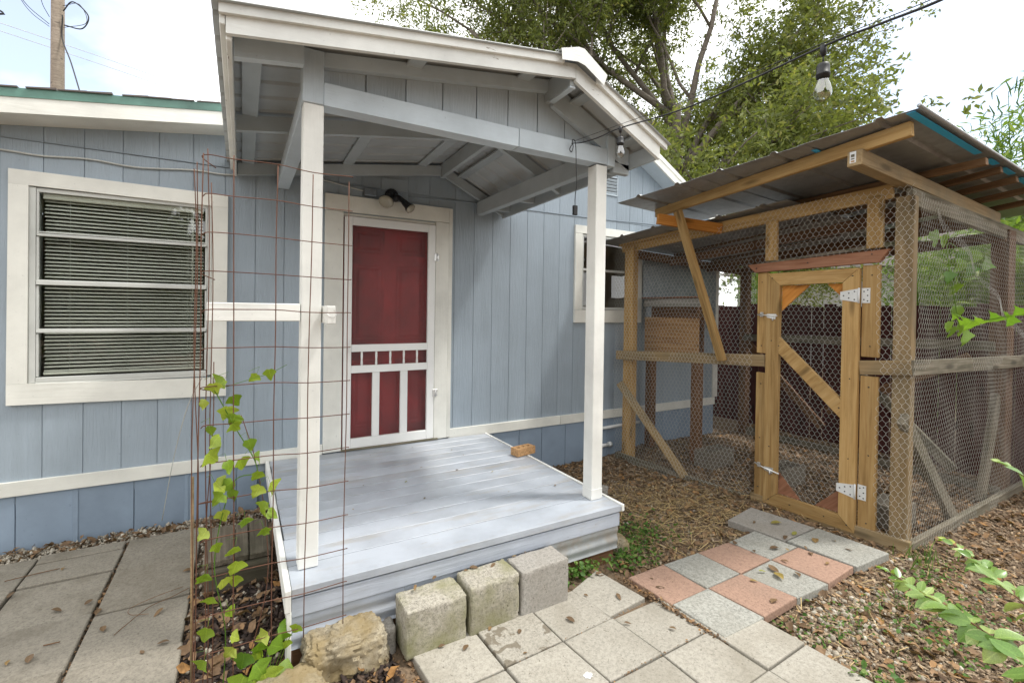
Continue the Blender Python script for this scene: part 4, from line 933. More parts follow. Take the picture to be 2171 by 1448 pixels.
# nail heads dotted along the siding grooves and the trim
# hexagonal wire mesh: real wires, one part per panel
def hexmesh(name, f, a0, a1, b0, b1, keep=None, w=.04, h=.034, t=.012, r=.00095, parent=coop, mat='wire'):
    nc, nr = int((a1-a0)/w)+2, int((b1-b0)/h)+2
    rr, cc = np.meshgrid(np.arange(nr), np.arange(-1, nc), indexing='ij'); x = a0+cc*w+(rr % 2)*w/2; z = b0+rr*h
    P0 = []; P1 = []
    A0 = np.stack([x, z-t/2], -1).reshape(-1, 2); A1 = np.stack([x, z+t/2], -1).reshape(-1, 2); P0.append(A0); P1.append(A1)
    for s in (-1, 1): P0.append(A1); P1.append(A1+[s*w/2, h-t])
    P0 = np.concatenate(P0); P1 = np.concatenate(P1); m = (P0+P1)/2
    k = (P0[:, 0] >= a0) & (P0[:, 0] <= a1) & (P1[:, 0] >= a0) & (P1[:, 0] <= a1) & (P0[:, 1] >= b0) & (P1[:, 1] <= b1)
    if keep is not None: k &= keep(m[:, 0], m[:, 1])
    P0, P1 = P0[k], P1[k]
    Q0, Q1 = f(P0[:, 0], P0[:, 1]), f(P1[:, 0], P1[:, 1]); d = Q1-Q0; d /= np.linalg.norm(d, axis=1, keepdims=True)
    ref = np.tile(np.array([[.577, .577, .577]]), (len(d), 1)); s = np.cross(d, ref); s /= np.linalg.norm(s, axis=1, keepdims=True); u = np.cross(d, s)
    n = len(d); V = np.zeros((n, 6, 3))
    for k3 in range(3):
        an = 2*math.pi*k3/3; o = r*(math.cos(an)*s+math.sin(an)*u); V[:, k3] = Q0+o; V[:, 3+k3] = Q1+o
    bF = np.array([[0, 1, 4, 3], [1, 2, 5, 4], [2, 0, 3, 5]]); F = (bF[None]+(np.arange(n)*6)[:, None, None]).reshape(-1, 4)
    return obj(name, V.reshape(-1, 3), F, mat, parent, kind='stuff')
def wob(a, b, amp=.012): return amp*(np.sin(a*5.1+b*2.3)+np.sin(b*6.7-a*3.1+1.)+.5*np.sin(a*13+b*9))
def ff(a, b):
    a, b = a+.010*np.sin(b*5.3+a*3.1)+.006*np.sin(b*11-a*7), b+.012*np.sin(a*4.3+b*2.2)+.006*np.sin(a*9.)
    return np.stack([4.07-.085*(-a+2.73)-.04+.8*wob(a, b, .008)-.0*a, -a, b-.03*(2.73-a)], -1)
hexmesh('wire_mesh', ff, .10, 1.70, -.02, 2.5, lambda a, b: b < 2.56-.03*(2.73-a)+.0)
hexmesh('wire_mesh', lambda a, b: ff(a, b), 1.70, 2.56, 2.06, 2.56); hexmesh('wire_mesh', lambda a, b: ff(a, b), 2.56, 2.745, -.06, 2.56)
hexmesh('wire_mesh', lambda a, b: np.stack([4.07-.085*(-a+2.73)-.008+.2*wob(a, b, .004), -a, b], -1), 1.89, 2.35, .10, 1.88, w=.038, h=.032)
def fs(a, b): return np.stack([a, -2.76+.9*wob(a, b, .008)+.02*np.sin(b*2.2), b+.015*np.sin(a*4)], -1)
hexmesh('wire_mesh', fs, 4.03, 6.62, -.03, 2.48, lambda a, b: b < 2.47-.06*(a-4.1), r=.0009, mat='wiredark')
def ffold(a, b): return np.stack([4.25+a*.93, -2.80+.02*np.sin(a*9), 2.36-a*.46+b*(1+.25*np.sin(a*5))], -1)
hexmesh('wire_mesh', ffold, 0, 1.95, -.03, .03, w=.03, h=.02, t=.006, r=.0007)

# nest box and blocks inside, sheet on the house wall
nb = thing('nest_box', 'plywood nest box on brown legs inside the coop, close to the house wall', 'nest box', (4.5, -.45, 1.1))
bx('front_panel', 4.29, 4.305, -.86, -.10, 1.13, 1.565, 'ply', nb); bx('lintel', 4.285, 4.307, -.87, -.09, 1.69, 1.785, 'greylight', nb); bx('roof', 4.25, 4.44, -.885, -.08, 1.79, 1.803, 'redwood', nb)
bx('back_panel', 4.40, 4.412, -.84, -.10, 1.14, 1.785, 'brownpost', nb); bx('floor', 4.307, 4.398, -.846, -.1, 1.11, 1.128, 'brownpost', nb)
bx('jamb', 4.288, 4.32, -.868, -.83, 1.566, 1.689, 'brownpost', nb)
for y in (-.80, -.15): bx('leg', 4.31, 4.40, y-.045, y+.045, .0, 1.108, 'brownpost', nb)
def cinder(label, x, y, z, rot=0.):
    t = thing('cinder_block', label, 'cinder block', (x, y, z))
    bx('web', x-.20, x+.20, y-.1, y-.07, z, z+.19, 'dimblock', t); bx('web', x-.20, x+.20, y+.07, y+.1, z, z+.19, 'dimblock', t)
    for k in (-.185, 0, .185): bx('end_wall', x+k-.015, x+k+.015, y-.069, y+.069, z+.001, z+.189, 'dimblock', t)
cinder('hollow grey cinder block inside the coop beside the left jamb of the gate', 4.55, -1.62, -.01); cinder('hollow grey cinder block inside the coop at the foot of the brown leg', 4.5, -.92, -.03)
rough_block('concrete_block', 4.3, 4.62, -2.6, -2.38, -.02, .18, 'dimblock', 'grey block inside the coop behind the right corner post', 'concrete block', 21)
sh = [(4.30, 2.31), (5.69, 2.21), (5.69, 1.42), (4.32, 1.42)]
tag(prism('metal_sheet', sh, 1, -.05, -.046, 'galv'), 'galvanised metal sheet fixed to the house wall inside the coop', 'metal sheet')

# ------------------------------------------------------------------ fence
fence = thing('fence', 'dark red-brown close-boarded wooden fence behind the coop', 'fence', (6.75, -1.5, 0))
y = 2.4
while y > -6.5:
    wd = .138; z1 = 1.75+random.uniform(-.022, .022)
    V, F = chamfer(.009, wd/2, (z1+.05)/2, .003); obj('fence_board', V+[6.72+random.uniform(-.004, .004), y-wd/2, (z1-.05)/2], F, 'fence', fence, gc=np.roll(V, -2, axis=1)); y -= wd+random.choice([.003, .004, .005, .009])
for z in (.4, 1.35): bx('fence_rail', 6.735, 6.775, -6.5, 2.4, z, z+.09, 'fence', fence)

# ------------------------------------------------------------------ trellis
tr = thing('trellis', 'rusty wire grid trellis standing in front of the left porch post', 'trellis', (.13, -2, .1))
vx = [(-.139, -.154), (-.033, -.02), (.124, .119), (.263, .245), (.418, .409)]
zt = [2.225, 2.235, 2.222, 2.204, 2.194]; zb = [.02, .03, .15, .19, .197]
def tx(i, z): a, b = vx[i]; return b+(a-b)*(z-.17)/(2.06)
for i in range(5):
    tube('wire', spline([(tx(i, z)+random.uniform(-.003, .003), -2.0+random.uniform(-.004, .004), z) for z in np.linspace(zb[i], zt[i], 7)], 3), .0023, 'rust', tr, 5)
for k in range(14):
    z = 2.222-k*.1523
    if z < .17: break
    pts = [(-.10, -1.93, z-.03), (-.143, -1.985, z-.01)] if k % 3 == 0 else [(-.14, -1.995, z-.012)]
    pts += [(-.12, -2.003, z)]+[(tx(i, z), -2.003+random.uniform(-.003, .003), z+random.uniform(-.003, .003)-.008*(i > 2)) for i in range(1, 5)]+[(tx(4, z)+.012, -2.003, z-.008)]
    tube('wire', spline(pts, 4), .0021, 'rust', tr, 5)
for (xa, ya, xb, yb, z0, z1) in ((-.16, -1.99, -.165, -2.02, .0, 2.19), (-.125, -1.985, -.115, -1.96, .0, 2.25), (-.115, -1.93, -.10, -1.92, .05, 2.13), (-.172, -1.96, -.15, -1.985, .75, 2.17), (-.10, -1.95, -.13, -1.99, .1, 1.4)):
    tube('wire', spline([(xa+(xb-xa)*t+.006*math.sin(t*9), ya+(yb-ya)*t, z1+(z0-z1)*t) for t in np.linspace(0, 1, 7)], 3), .002, 'rust', tr, 5)
tag(tube('stake', [(-.165, -1.97, -.02), (-.168, -1.975, .95)], .006, 'ptg'), 'thin pale wooden stake tied to the left edge of the rusty trellis', 'stake')
tag(tube('loose_wire', spline([(-.13, -1.97, 1.36), (-.2, -1.8, 1.2), (-.28, -1.5, .9), (-.36, -1.2, .5)], 5), .0018, 'cable'), 'thin grey wire hanging slack from the left side of the trellis', 'wire')

# ------------------------------------------------------------------ leaves as objects
def heart(n=7, fold=.25, cup=.12, lobes=.25):
    """heart-shaped blade, stem at the origin, tip along +x; unit length"""
    t = np.linspace(0, 1, n); half = []
    for s in t:
        hw = .56*(math.sin(math.pi*min(1, s*.94+.06))**.75)*(1.3-1.0*s)+lobes*.3*math.exp(-((s-.28)/.11)**2)-lobes*.16*math.exp(-((s-.52)/.14)**2); half.append(max(hw, 0.0))
    half[-1] = 0; back = [-.16*math.exp(-s*9) for s in t]
    V = []; 
    for s in t: V.append((s, 0, -cup*s*s))
    for side in (1, -1):
        for s, h, b in zip(t, half, back): V.append((s+b*(h/.5), side*h, fold*h-cup*s*s-.22*h*h))
    F = []
    for i in range(n-1): F += [[i, i+1, n+i+1, n+i], [i, 2*n+i, 2*n+i+1, i+1]]
    return np.array(V), F
def oval(n=6, fold=.2, cup=.15, wd=.3):
    t = np.linspace(0, 1, n); V = [(s, 0, -cup*s*s) for s in t]
    for side in (1, -1):
        for s in t: h = wd*math.sin(math.pi*s)**.75*(1.12-.3*s); V.append((s, side*h, fold*h-cup*s*s))
    F = []
    for i in range(n-1): F += [[i, i+1, n+i+1, n+i], [i, 2*n+i, 2*n+i+1, i+1]]
    return np.array(V), F
LEAF = {}
def leaf_proto(kind, mat):
    if (kind, mat) not in LEAF:
        k, i = kind
        if k == 'heart': V, F = heart(11, .15+.22*i, .2+.22*i, .25+.28*i); V[:, 2] += .07*np.sin(V[:, 0]*7+V[:, 1]*5+i*2); V[:, 1] += .06*np.sin(V[:, 0]*4+i)
        elif k == 'oval': V, F = oval(6, .15+.15*i, .05+.15*i, .27+.02*i)
        else:
            V, F = oval(7, .16+.1*i, .06, .2+.03*i); V[:, 2] += .05*np.sin(V[:, 0]*5+i*2)
        me = mesh_from('leaf', V, F, smooth=True); me.materials.append(MT[mat]); LEAF[kind, mat] = me
    return LEAF[kind, mat]
def put_leaf(parent, pos, dirv, nrm, size, kind, mat, name='leaf'):
    o = bpy.data.objects.new(name, leaf_proto(kind, mat)); COL.objects.link(o)
    x = Vector(dirv).normalized(); z = Vector(nrm); z = (z-x*z.dot(x)).normalized(); y = z.cross(x)
    M = Matrix((x, y, z)).transposed().to_4x4(); base = wloc(parent) if parent else Vector((0, 0, 0))
    o.parent = parent; o.location = Vector(pos)-base; o.rotation_euler = M.to_euler(); o.scale = (size, size*random.uniform(.85, 1.15), size); return o
CAMP = Vector((0, -4.147, 1.63))
vine = thing('vine', 'yellow-green heart-leaved vine climbing the left side of the rusty trellis', 'vine', (-.05, -1.98, 0))
VL = [(-.10,1.30),(-.13,1.24),(-.06,1.31),(-.035,1.24),(.055,1.325),(.10,1.345),(-.03,1.14),(-.02,1.17),(-.11,1.13),(-.075,1.09),(.025,1.06),(-.115,1.03),(-.05,.99),(-.005,.98),(.045,.985),(.065,.93),(-.09,.91),(-.03,.90),(-.035,.865),(-.06,.86),(.11,.86),(.095,.80),(-.07,.78),(-.115,.72),(.015,.735),(-.09,.66),(-.02,.645),(.10,.74),(.085,.69),(-.01,.58),(-.12,.56),(-.06,.51),(-.02,.50),(-.10,.46),(-.04,.38),(-.03,.28),(-.11,.34),(-.02,.22),(-.12,.22),(-.05,1.2),(.07,.87)]
vs = spline([(-.06, -1.99, .02), (-.05, -1.985, .3), (-.09, -1.99, .6), (-.03, -1.985, .9), (.06, -1.995, .95), (-.03, -1.99, 1.15), (-.1, -1.985, 1.3)], 8)
tube('stem', vs, .0022, 'vine2', vine, 5)
tube('stem', spline([(.02, -1.99, .1), (.10, -1.99, .45), (.09, -1.985, .75), (.05, -1.99, 1.0), (.0, -1.985, 1.18)], 8), .0018, 'rust', vine, 5)
tube('stem', spline([(-.06, -1.99, 1.30), (.04, -1.99, 1.33), (.10, -1.985, 1.345), (.17, -1.98, 1.38)], 8), .0012, 'vine2', vine, 4)
for i, (x, z) in enumerate(VL):
    y = -2.0+random.uniform(-.035, .03); a = random.uniform(-2.6, -.4)
    d = Vector((math.cos(a)*.8, random.uniform(-.25, .1), math.sin(a))); n_ = Vector((random.uniform(-1, 1), -1, random.uniform(-.1, 1.6)))
    put_leaf(vine, (x, y, z+.02), d, n_, random.uniform(.042, .062), ('heart', random.randrange(3)), 'vine')
    if i % 2 == 0: tube('petiole', [(x, y, z+.02), (x-.02*d.x, y+.012, z+.05), (x-.03, -1.99, z+.035)], .0009, 'vine2', vine, 4)
gp_ = thing('ground_vine', 'leafy green plant with heart-shaped leaves growing at the foot of the deck corner', 'plant', (.1, -1.99, 0))
for (x, y, z, s) in ((.02,-2.0,.2,.075),(.075,-1.98,.21,.06),(.115,-2.02,.215,.065),(.15,-1.96,.24,.05),(.105,-2.0,.25,.055),(.06,-2.03,.16,.085),(.02,-2.04,.13,.09),(.09,-2.03,.12,.09),(.13,-2.05,.10,.10),(.075,-2.06,.06,.085),(.10,-2.06,.04,.07),(.22,-2.0,.255,.045),(.165,-1.98,.22,.05),(.18,-2.0,.20,.04),(.05,-1.97,.17,.06)):
    a = random.uniform(-2.8, -.3); put_leaf(gp_, (x, y, z), (math.cos(a), random.uniform(-.6, .1), math.sin(a)*.8), (random.uniform(-.4, .4), -1, random.uniform(.3, 1.2)), s, ('heart', random.randrange(3)), 'vine2' if random.random() < .5 else 'vine')
    tube('stem', spline([(x, y+.005, z), (x*.6+.04, y+.02, z*.6), (.08+.3*(x-.08), -1.99, 0)], 4), .0014, 'vine2', gp_, 4)

# bush branches reaching in from the right
def spray(name, label, pts, nleaf, size, flip=1, tip=True, cat='branch'):
    t = thing(name, label, cat, pts[-1]); sp_ = spline(pts, 10)
    tube('stem', sp_, list(np.linspace(.0015, .0035, len(sp_))), 'brownpost', t, 5)
    n = len(sp_)
    for k in range(nleaf):
        u = (k+.5)/nleaf; i = min(int(u*(n-1)), n-2); p = Vector(sp_[i]); d = (Vector(sp_[i])-Vector(sp_[i+1])).normalized()
        side = Vector((d.y, -d.x, 0)).normalized()*(1 if k % 2 else -1)
        dv = d*random.uniform(-.1, .9)+side*random.uniform(.3, 1.0)+Vector((0, 0, random.uniform(-.6, .6)))
        put_leaf(t, p, dv, Vector((random.uniform(-.9, .7), random.uniform(-1.0, .3), 1)), size*(.45+.65*min(1, u*2.2))*random.uniform(.8, 1.15), ('oval', random.randrange(3)), 'bushleaf' if u > .06 else 'vine')
    return t
spray('shrub_branch', 'long leafy branch of pale green oval leaves, lowest in the right foreground', [(1.895, -3.425, .78), (1.82, -3.56, .785), (1.738, -3.685, .80), (1.62, -3.82, .815), (1.5, -3.96, .80)], 64, .060)
spray('shrub_branch', 'leafy branch with pale oval leaves rising above the lowest one at the right edge', [(2.145, -3.505, .855), (2.07, -3.6, .848), (1.98, -3.70, .825), (1.85, -3.83, .80), (1.72, -3.95, .77)], 52, .050)
spray('shrub_branch', 'short sprig of yellow-green leaves low at the right edge', [(1.90, -3.69, 1.215), (1.87, -3.74, 1.20), (1.8, -3.83, 1.17)], 8, .04)
# vine on the coop side
cv = thing('vine', 'climbing vine with large green leaves on the coop side mesh', 'vine', (4.6, -2.8, 0))
for (x, y, z, s, hang) in ((4.55,-2.72,2.21,.10,1),(4.45,-2.71,2.25,.12,1),(4.95,-2.74,2.13,.13,1),(5.12,-2.74,2.16,.13,1),(4.85,-2.76,2.06,.11,1),(5.0,-2.76,2.03,.10,1),(5.35,-2.76,2.10,.13,1),(4.5,-2.78,1.95,.09,1),(4.62,-2.78,1.86,.10,1),(4.66,-2.79,1.70,.10,1),(4.72,-2.8,1.58,.11,1),(4.35,-2.82,1.58,.08,1),(4.42,-2.83,1.55,.09,1),(4.62,-2.84,1.53,.12,1)):
    a = random.uniform(-2.4, -.7); put_leaf(cv, (x, y, z), (math.cos(a), random.uniform(-.4, .1), math.sin(a)), (random.uniform(-.7, -.1), -1, random.uniform(.1, .8)), s, ('heart', random.randrange(2)), 'vine2')
tube('stem', spline([(5.5, -2.74, 2.12), (5.1, -2.75, 2.18), (4.8, -2.76, 2.14), (4.55, -2.76, 2.15), (4.58, -2.79, 1.8), (4.68, -2.8, 1.55)], 6), .003, 'vine2', cv, 5)
fv = thing('vine_tendril', 'trailing vine shoot with bright broad leaves in front of the coop side', 'vine', (2.0, -3.65, 1.6))
for (x, y, z, s) in ((2.06,-3.58,1.612,.06),(2.02,-3.62,1.615,.06),(1.99,-3.66,1.63,.05),(1.955,-3.69,1.632,.055),(1.90,-3.74,1.645,.06),(2.14,-3.53,1.615,.04),(2.155,-3.51,1.635,.03)):
    put_leaf(fv, (x, y, z), (random.uniform(.2, 1), random.uniform(.0, .6), random.uniform(-.5, .1)), (random.uniform(-.4, .2), -.7, 1), s*.8, ('heart', 1), 'vine2')
tube('stem', spline([(2.17, -3.5, 1.64), (2.05, -3.6, 1.615), (1.95, -3.7, 1.635), (1.78, -3.86, 1.66)], 6), .0016, 'vine2', fv, 5)

# ------------------------------------------------------------------ string lights
sl_ = thing('string_light', 'black outdoor string light cable with clear bulbs from the porch beam', 'string light', (1.79, -1.84, 2.675))
c1 = spline([(1.792, -1.835, 2.672), (1.80, -1.93, 2.65), (1.74, -2.15, 2.60), (1.662, -2.40, 2.552), (1.56, -2.9, 2.45), (1.437, -3.43, 2.388), (1.36, -3.60, 2.34), (1.255, -3.746, 2.279), (1.1, -3.9, 2.21)], 10)
tube('cable', c1, .0032, 'black', sl_, 6)
tube('guy_wire', spline([(1.792, -1.835, 2.68), (1.655, -2.40, 2.567), (1.55, -2.9, 2.475), (1.436, -3.43, 2.397), (1.258, -3.73, 2.29), (1.1, -3.88, 2.215)], 8), .0013, 'black', sl_, 5)
tube('cable_loop', spline([(1.80, -1.836, 2.672), (1.77, -1.845, 2.63), (1.785, -1.845, 2.615), (1.80, -1.84, 2.65), (1.79, -1.845, 2.69), (1.815, -1.845, 2.67), (1.82, -1.85, 2.5), (1.825, -1.85, 2.42), (1.815, -1.85, 2.34), (1.815, -1.85, 2.28)], 6), .0026, 'black', sl_, 5)
bx('plug', 1.80, 1.83, -1.86, -1.84, 2.225, 2.285, 'black', sl_, .003)
for (x, y, z) in ((1.655, -2.405, 2.55), (1.437, -3.437, 2.386)):
    tube('drop', [(x-.001, y, z+.005), (x, y, z-.012), (x, y, z-.026)], [.008, .009, .005], 'black', sl_, 8); tube('stem', [(x, y, z-.02), (x, y, z-.047)], .0022, 'black', sl_, 5)
    lathe('socket', [(.006, 0), (.014, -.003), (.0165, -.012), (.0165, -.03), (.018, -.031), (.018, -.036), (.0165, -.037), (.0165, -.043)], (x, y, z-.045), 'black', sl_, 14)
    b = lathe('bulb', [(.012, 0), (.0135, -.008), (.018, -.02), (.0222, -.036), (.0222, -.046), (.018, -.057), (.01, -.0635), (.001, -.0655)], (x, y, z-.087), 'bulb', sl_, 18)
    tube('filament', spline([(x-.003, y, z-.09), (x-.008, y, z-.125), (x, y, z-.133), (x+.008, y, z-.125), (x+.003, y, z-.09)], 3), .0008, 'rust', b, 4)

# ------------------------------------------------------------------ utility pole and wires
pole = thing('utility_pole', 'tall weathered wooden utility pole behind the house', 'utility pole', (-3.47, 9, 0))
tube('shaft', [(-3.47, 9, -.3), (-3.478, 9, 6), (-3.485, 9, 11)], [.125, .115, .10], 'pole', pole, 14)
bx('crossarm', -4.5, -2.45, 8.83, 8.87, 10.2, 10.32, 'pole', pole)
def lp(n_, pts, r=.013): tube(n_, spline(pts, 10), r, 'black', pole, 5)
lp('wire', [(-3.37, 8.9, 7.8), (-3.2, 8.85, 8.02), (-2.95, 8.85, 7.8), (-3.05, 8.85, 7.5), (-3.35, 8.88, 7.5)]); lp('wire', [(-3.37, 8.88, 7.9), (-3.1, 8.85, 8.0), (-2.98, 8.85, 7.65), (-3.35, 8.88, 7.45)], .006)
lp('wire', [(-3.37, 8.87, 7.7), (-3.37, 8.87, 7.2), (-3.1, 8.4, 6.5), (-2.7, 7.6, 5.3), (-2.45, 6.9, 4.2)])
lp('wire', [(-3.58, 8.88, 7.45), (-3.9, 8.8, 7.7), (-4.05, 8.7, 8.0), (-4.1, 8.6, 8.5)], .007); lp('wire', [(-3.58, 8.88, 7.4), (-3.85, 8.8, 7.58), (-4.0, 8.7, 7.85), (-4.08, 8.6, 8.4)], .006); lp('wire', [(-3.58, 8.88, 7.6), (-3.68, 8.8, 7.85), (-3.7, 8.7, 8.3)], .006)
tag(tube('overhead_wire', spline([(-14, 12, 8.7), (-5.2, 9.6, 7.7), (-4.6, 9.4, 7.95), (-3, 9, 9)], 8), .02, 'black'), 'black overhead wire crossing the sky at the top left corner', 'wire')
for k, (z0, z1) in enumerate(((8.6, 7.1), (8.5, 7.0))): tag(tube('power_line', spline([(-16, 20, 13.2-k*.25), (-4, 20, 11.4-k*.3), (4, 20, 9.6-k*.2), (16, 20, 8.3)], 8), .012, 'cable'), ('upper' if k == 0 else 'lower')+' of two faint distant power lines behind the utility pole', 'power line')

# ------------------------------------------------------------------ trees and shrubs
QV = np.array([(0, 0, 0), (.5, .2, .05), (1, 0, -.08), (.5, -.2, .05)]); QF = np.array([[0, 1, 2, 3]]); QN = np.array([(0, 0, 0), (.45, .09, .04), (1, 0, -.12), (.45, -.09, .04)])
def leafcloud(name, P, size, mat, parent, tilt=.9, base=None):
    n = len(P); R = rots(n, tilt); s = size*RNG.uniform(.65, 1.35, n)
    V, F = instances(QV if base is None else base, QF, P, R, s); lc = np.repeat(np.clip(RNG.normal(.5, .22, n), 0, 1), 4)
    return obj(name, V, F, mat, parent, lc=lc)
def grow(p, d, L, r, depth, segs, ends, spread, up):
    """recursive limbs; returns tapering polylines and twig points"""
    pts = [Vector(p)]; rad = [r]; n = 5
    for i in range(n):
        d = (d+Vector((random.gauss(0, .13), random.gauss(0, .13), random.gauss(0, .1)+up))).normalized()
        pts.append(pts[-1]+d*(L/n)); rad.append(r*(1-.5*(i+1)/n))
        if depth <= 1: ends.append(pts[-1])
    segs.append((pts, rad))
    if depth == 0: return
    for k in range(random.choice([3, 4, 4])):
        i = random.randrange(2, n+1); a = random.uniform(0, 2*math.pi); ax = Vector((math.cos(a), math.sin(a), random.uniform(-.25, .45)))
        grow(pts[i], (d+ax*spread).normalized(), L*random.uniform(.55, .75), rad[i]*.62, depth-1, segs, ends, spread, up*.6)
def join_tubes(segs, n=6):
    V = []; F = []
    for pts, rad in segs:
        v, f = tube_geo(pts, rad, n); b = len(V); V += v; F += [[i+b for i in q] for q in f]
    return np.array(V), F
def tree(name, label, base, H, r, limbs, mat, leaf, per, lsize, sig, depth=3, spread=.9, extra=None, cat='tree'):
    t = thing(name, label, cat, base); segs = []; ends = []
    b = Vector(base); top = b+Vector((random.uniform(-.3, .3), random.uniform(-.3, .3), H)); tr_ = [b, b.lerp(top, .3)+Vector((.08, 0, 0)), b.lerp(top, .65)-Vector((.06, 0, 0)), top]
    tp = spline(tr_, 5); segs.append((tp, list(np.linspace(r, r*.45, len(tp)))))
    for (h, az_, elv, L) in limbs:
        p = b.lerp(top, h); a = math.radians(az_); e = math.radians(elv); d = Vector((math.sin(a)*math.cos(e), math.cos(a)*math.cos(e), math.sin(e)))
        grow(p, d, L, r*.5*(1.1-h*.5), depth-1, segs, ends, spread, .06)
    V, F = join_tubes(segs); obj('trunk', V, F, 'bark', t, smooth=True)
    E_ = np.array([tuple(e) for e in ends]); nc = per//16; cl = E_[RNG.integers(0, len(E_), nc)]+RNG.normal(0, sig, (nc, 3))*np.array([1, 1, .75]); P = cl[RNG.integers(0, nc, per)]+RNG.normal(0, .085, (per, 3))*np.array([1, 1, .8])   # leaves sit in clumps on the twigs
    if extra is not None:      # a lopsided crown: leaves thin out beyond this reach on one side
        d = (P-np.array(base))@np.array(extra[0]); P = P[d+.7*np.sin(P[:, 2]*2.1)+.5*np.sin(P[:, 2]*5+P[:, 1]*3) < extra[1]]
    leafcloud('crown', P, lsize, leaf, t); return t
# the big live tree behind the house: limbs reach right over the coop and left over the porch roof
limbs = [(.45, 118, 8, 3.3), (.5, 150, 22, 3.2), (.55, 95, 25, 3.1), (.62, 128, 30, 3.4), (.72, 100, 45, 3.6), (.55, -55, 22, 5.2), (.62, -70, 30, 6.0), (.72, -50, 42, 5.6), (.85, -65, 40, 6.0), (.9, -40, 55, 5.4), (.7, -62, 20, 7.4), (.78, -60, 30, 7.2), (.95, -62, 28, 6.4), (.6, -90, 18, 5.0), (.75, 170, 30, 4.0), (.6, 60, 20, 4.4), (.8, 0, 20, 4.4), (.5, -20, 20, 4.6), (.8, 200, 40, 4.2), (.85, 20, 50, 4.2), (.95, 60, 70, 4.0), (.42, 170, 2, 3.6), (.4, 125, -8, 2.9), (.95, 280, 60, 4.4), (.5, 240, 12, 3.6), (.4, 95, -2, 3.0)]
tree('tree', 'large spreading olive-green tree with a grey trunk behind the house and coop', (11.2, 5.4, 0), 7.6, .3, limbs, 'bark', 'oakleaf', 230000, .115, .38, depth=3, extra=((.876, -.48, 0), 6.2))
# tall narrow-leaved shrubs behind the fence on the right
def shrub(name, label, base, H, n, spread, leafn, lsize, mat='shrubleaf', spikes=False):
    t = thing(name, label, 'shrub', base); segs = []; P = []
    for k in range(n):
        a = random.uniform(0, 6.28); d = Vector((math.cos(a)*spread*random.uniform(.2, 1), math.sin(a)*spread*random.uniform(.2, 1), 0)); h = H*random.uniform(.72, 1)
        sp_ = spline([Vector(base)+d*.15, Vector(base)+d*.45+Vector((0, 0, h*.5)), Vector(base)+d+Vector((0, 0, h))], 8); segs.append((sp_, list(np.linspace(.014, .003, len(sp_)))))
        for p in sp_[3:]:
            for _ in range(3):
                e = p+np.array([random.gauss(0, .16), random.gauss(0, .16), random.uniform(-.1, .16)]); segs.append(([p, (np.array(p)+e)/2+[0, 0, .02], e], [.004, .003, .0015]))
                for _ in range(leafn): P.append(e+RNG.normal(0, .06, 3))
        if spikes:
            for _ in range(7):
                q = sp_[-1]+np.array([random.gauss(0, .12), random.gauss(0, .12), -random.uniform(0, .3)]); segs.append(([q, q+[random.gauss(0, .02), random.gauss(0, .02), .1], q+[random.gauss(0, .04), random.gauss(0, .04), .2]], [.003, .009, .004]))
    V, F = join_tubes(segs, 4); obj('stem', V, F, 'vine2', t); leafcloud('foliage', np.array(P), lsize, mat, t, .8, QN)
shrub('shrub', 'tall feathery shrub with upright flower spikes above the coop roof at the right edge', (8.5, -2.25, 0), 4.45, 17, .75, 8, .14, spikes=True)
shrub('shrub', 'slender shrub tip with upright spikes just above the peak of the coop roof', (8.9, -1.15, 0), 4.35, 6, .35, 8, .13, spikes=True)
shrub('shrub', 'bushy light green shrub seen through the coop mesh above the dark red fence', (7.9, -2.4, 0), 2.9, 22, .85, 9, .15)
shrub('shrub', 'loose yellow-green shrub over the fence seen between the gate and the corner post', (8.6, -1.5, 0), 2.5, 14, .7, 8, .14)
shrub('shrub', 'small leafy shrub over the fence seen through the left part of the coop', (8.2, .9, 0), 2.9, 9, .5, 5, .13)
# neighbour's pale building seen through the coop
nh = thing('neighbour_house', 'pale grey neighbouring house glimpsed through the coop above the fence', 'house', (17, 3, 0))
bx('wall', 16, 20, -4, 6.5, 0, 3.0, 'neighbour', nh); prism('roof', [(15.5, 3.0), (20.5, 3.0), (18, 4.2)], 1, -4.4, 6.9, 'shingle', nh)
bx('window', 15.97, 15.999, -1.4, -.3, 1.2, 2.2, 'room', nh)
# garden behind the camera, seen in the window glass: a bushy tree and a house
tree('tree', 'bushy dark green tree mirrored in the front window glass', (-4.2, -11.5, 0), 3.2, .18, [(.4, a, 20+(a % 50), 2.6) for a in range(0, 360, 40)]+[(.9, a, 55, 2.4) for a in range(0, 360, 60)]+[(.25, a, -2, 2.2) for a in range(10, 360, 60)], 'bark', 'darkleaf', 60000, .26, .45, depth=3)
bh = thing('garden_house', 'low grey house with a brown roof mirrored faintly in the front window glass', 'house', (-1, -17, 0))
bx('wall', -3.3, 6, -20, -16, 0, 2.7, 'neighbour', bh); prism('roof', [(-15.4, 2.7), (-20.6, 2.7), (-18, 4.3)], 0, -4.2, 6.6, 'shingle', bh)

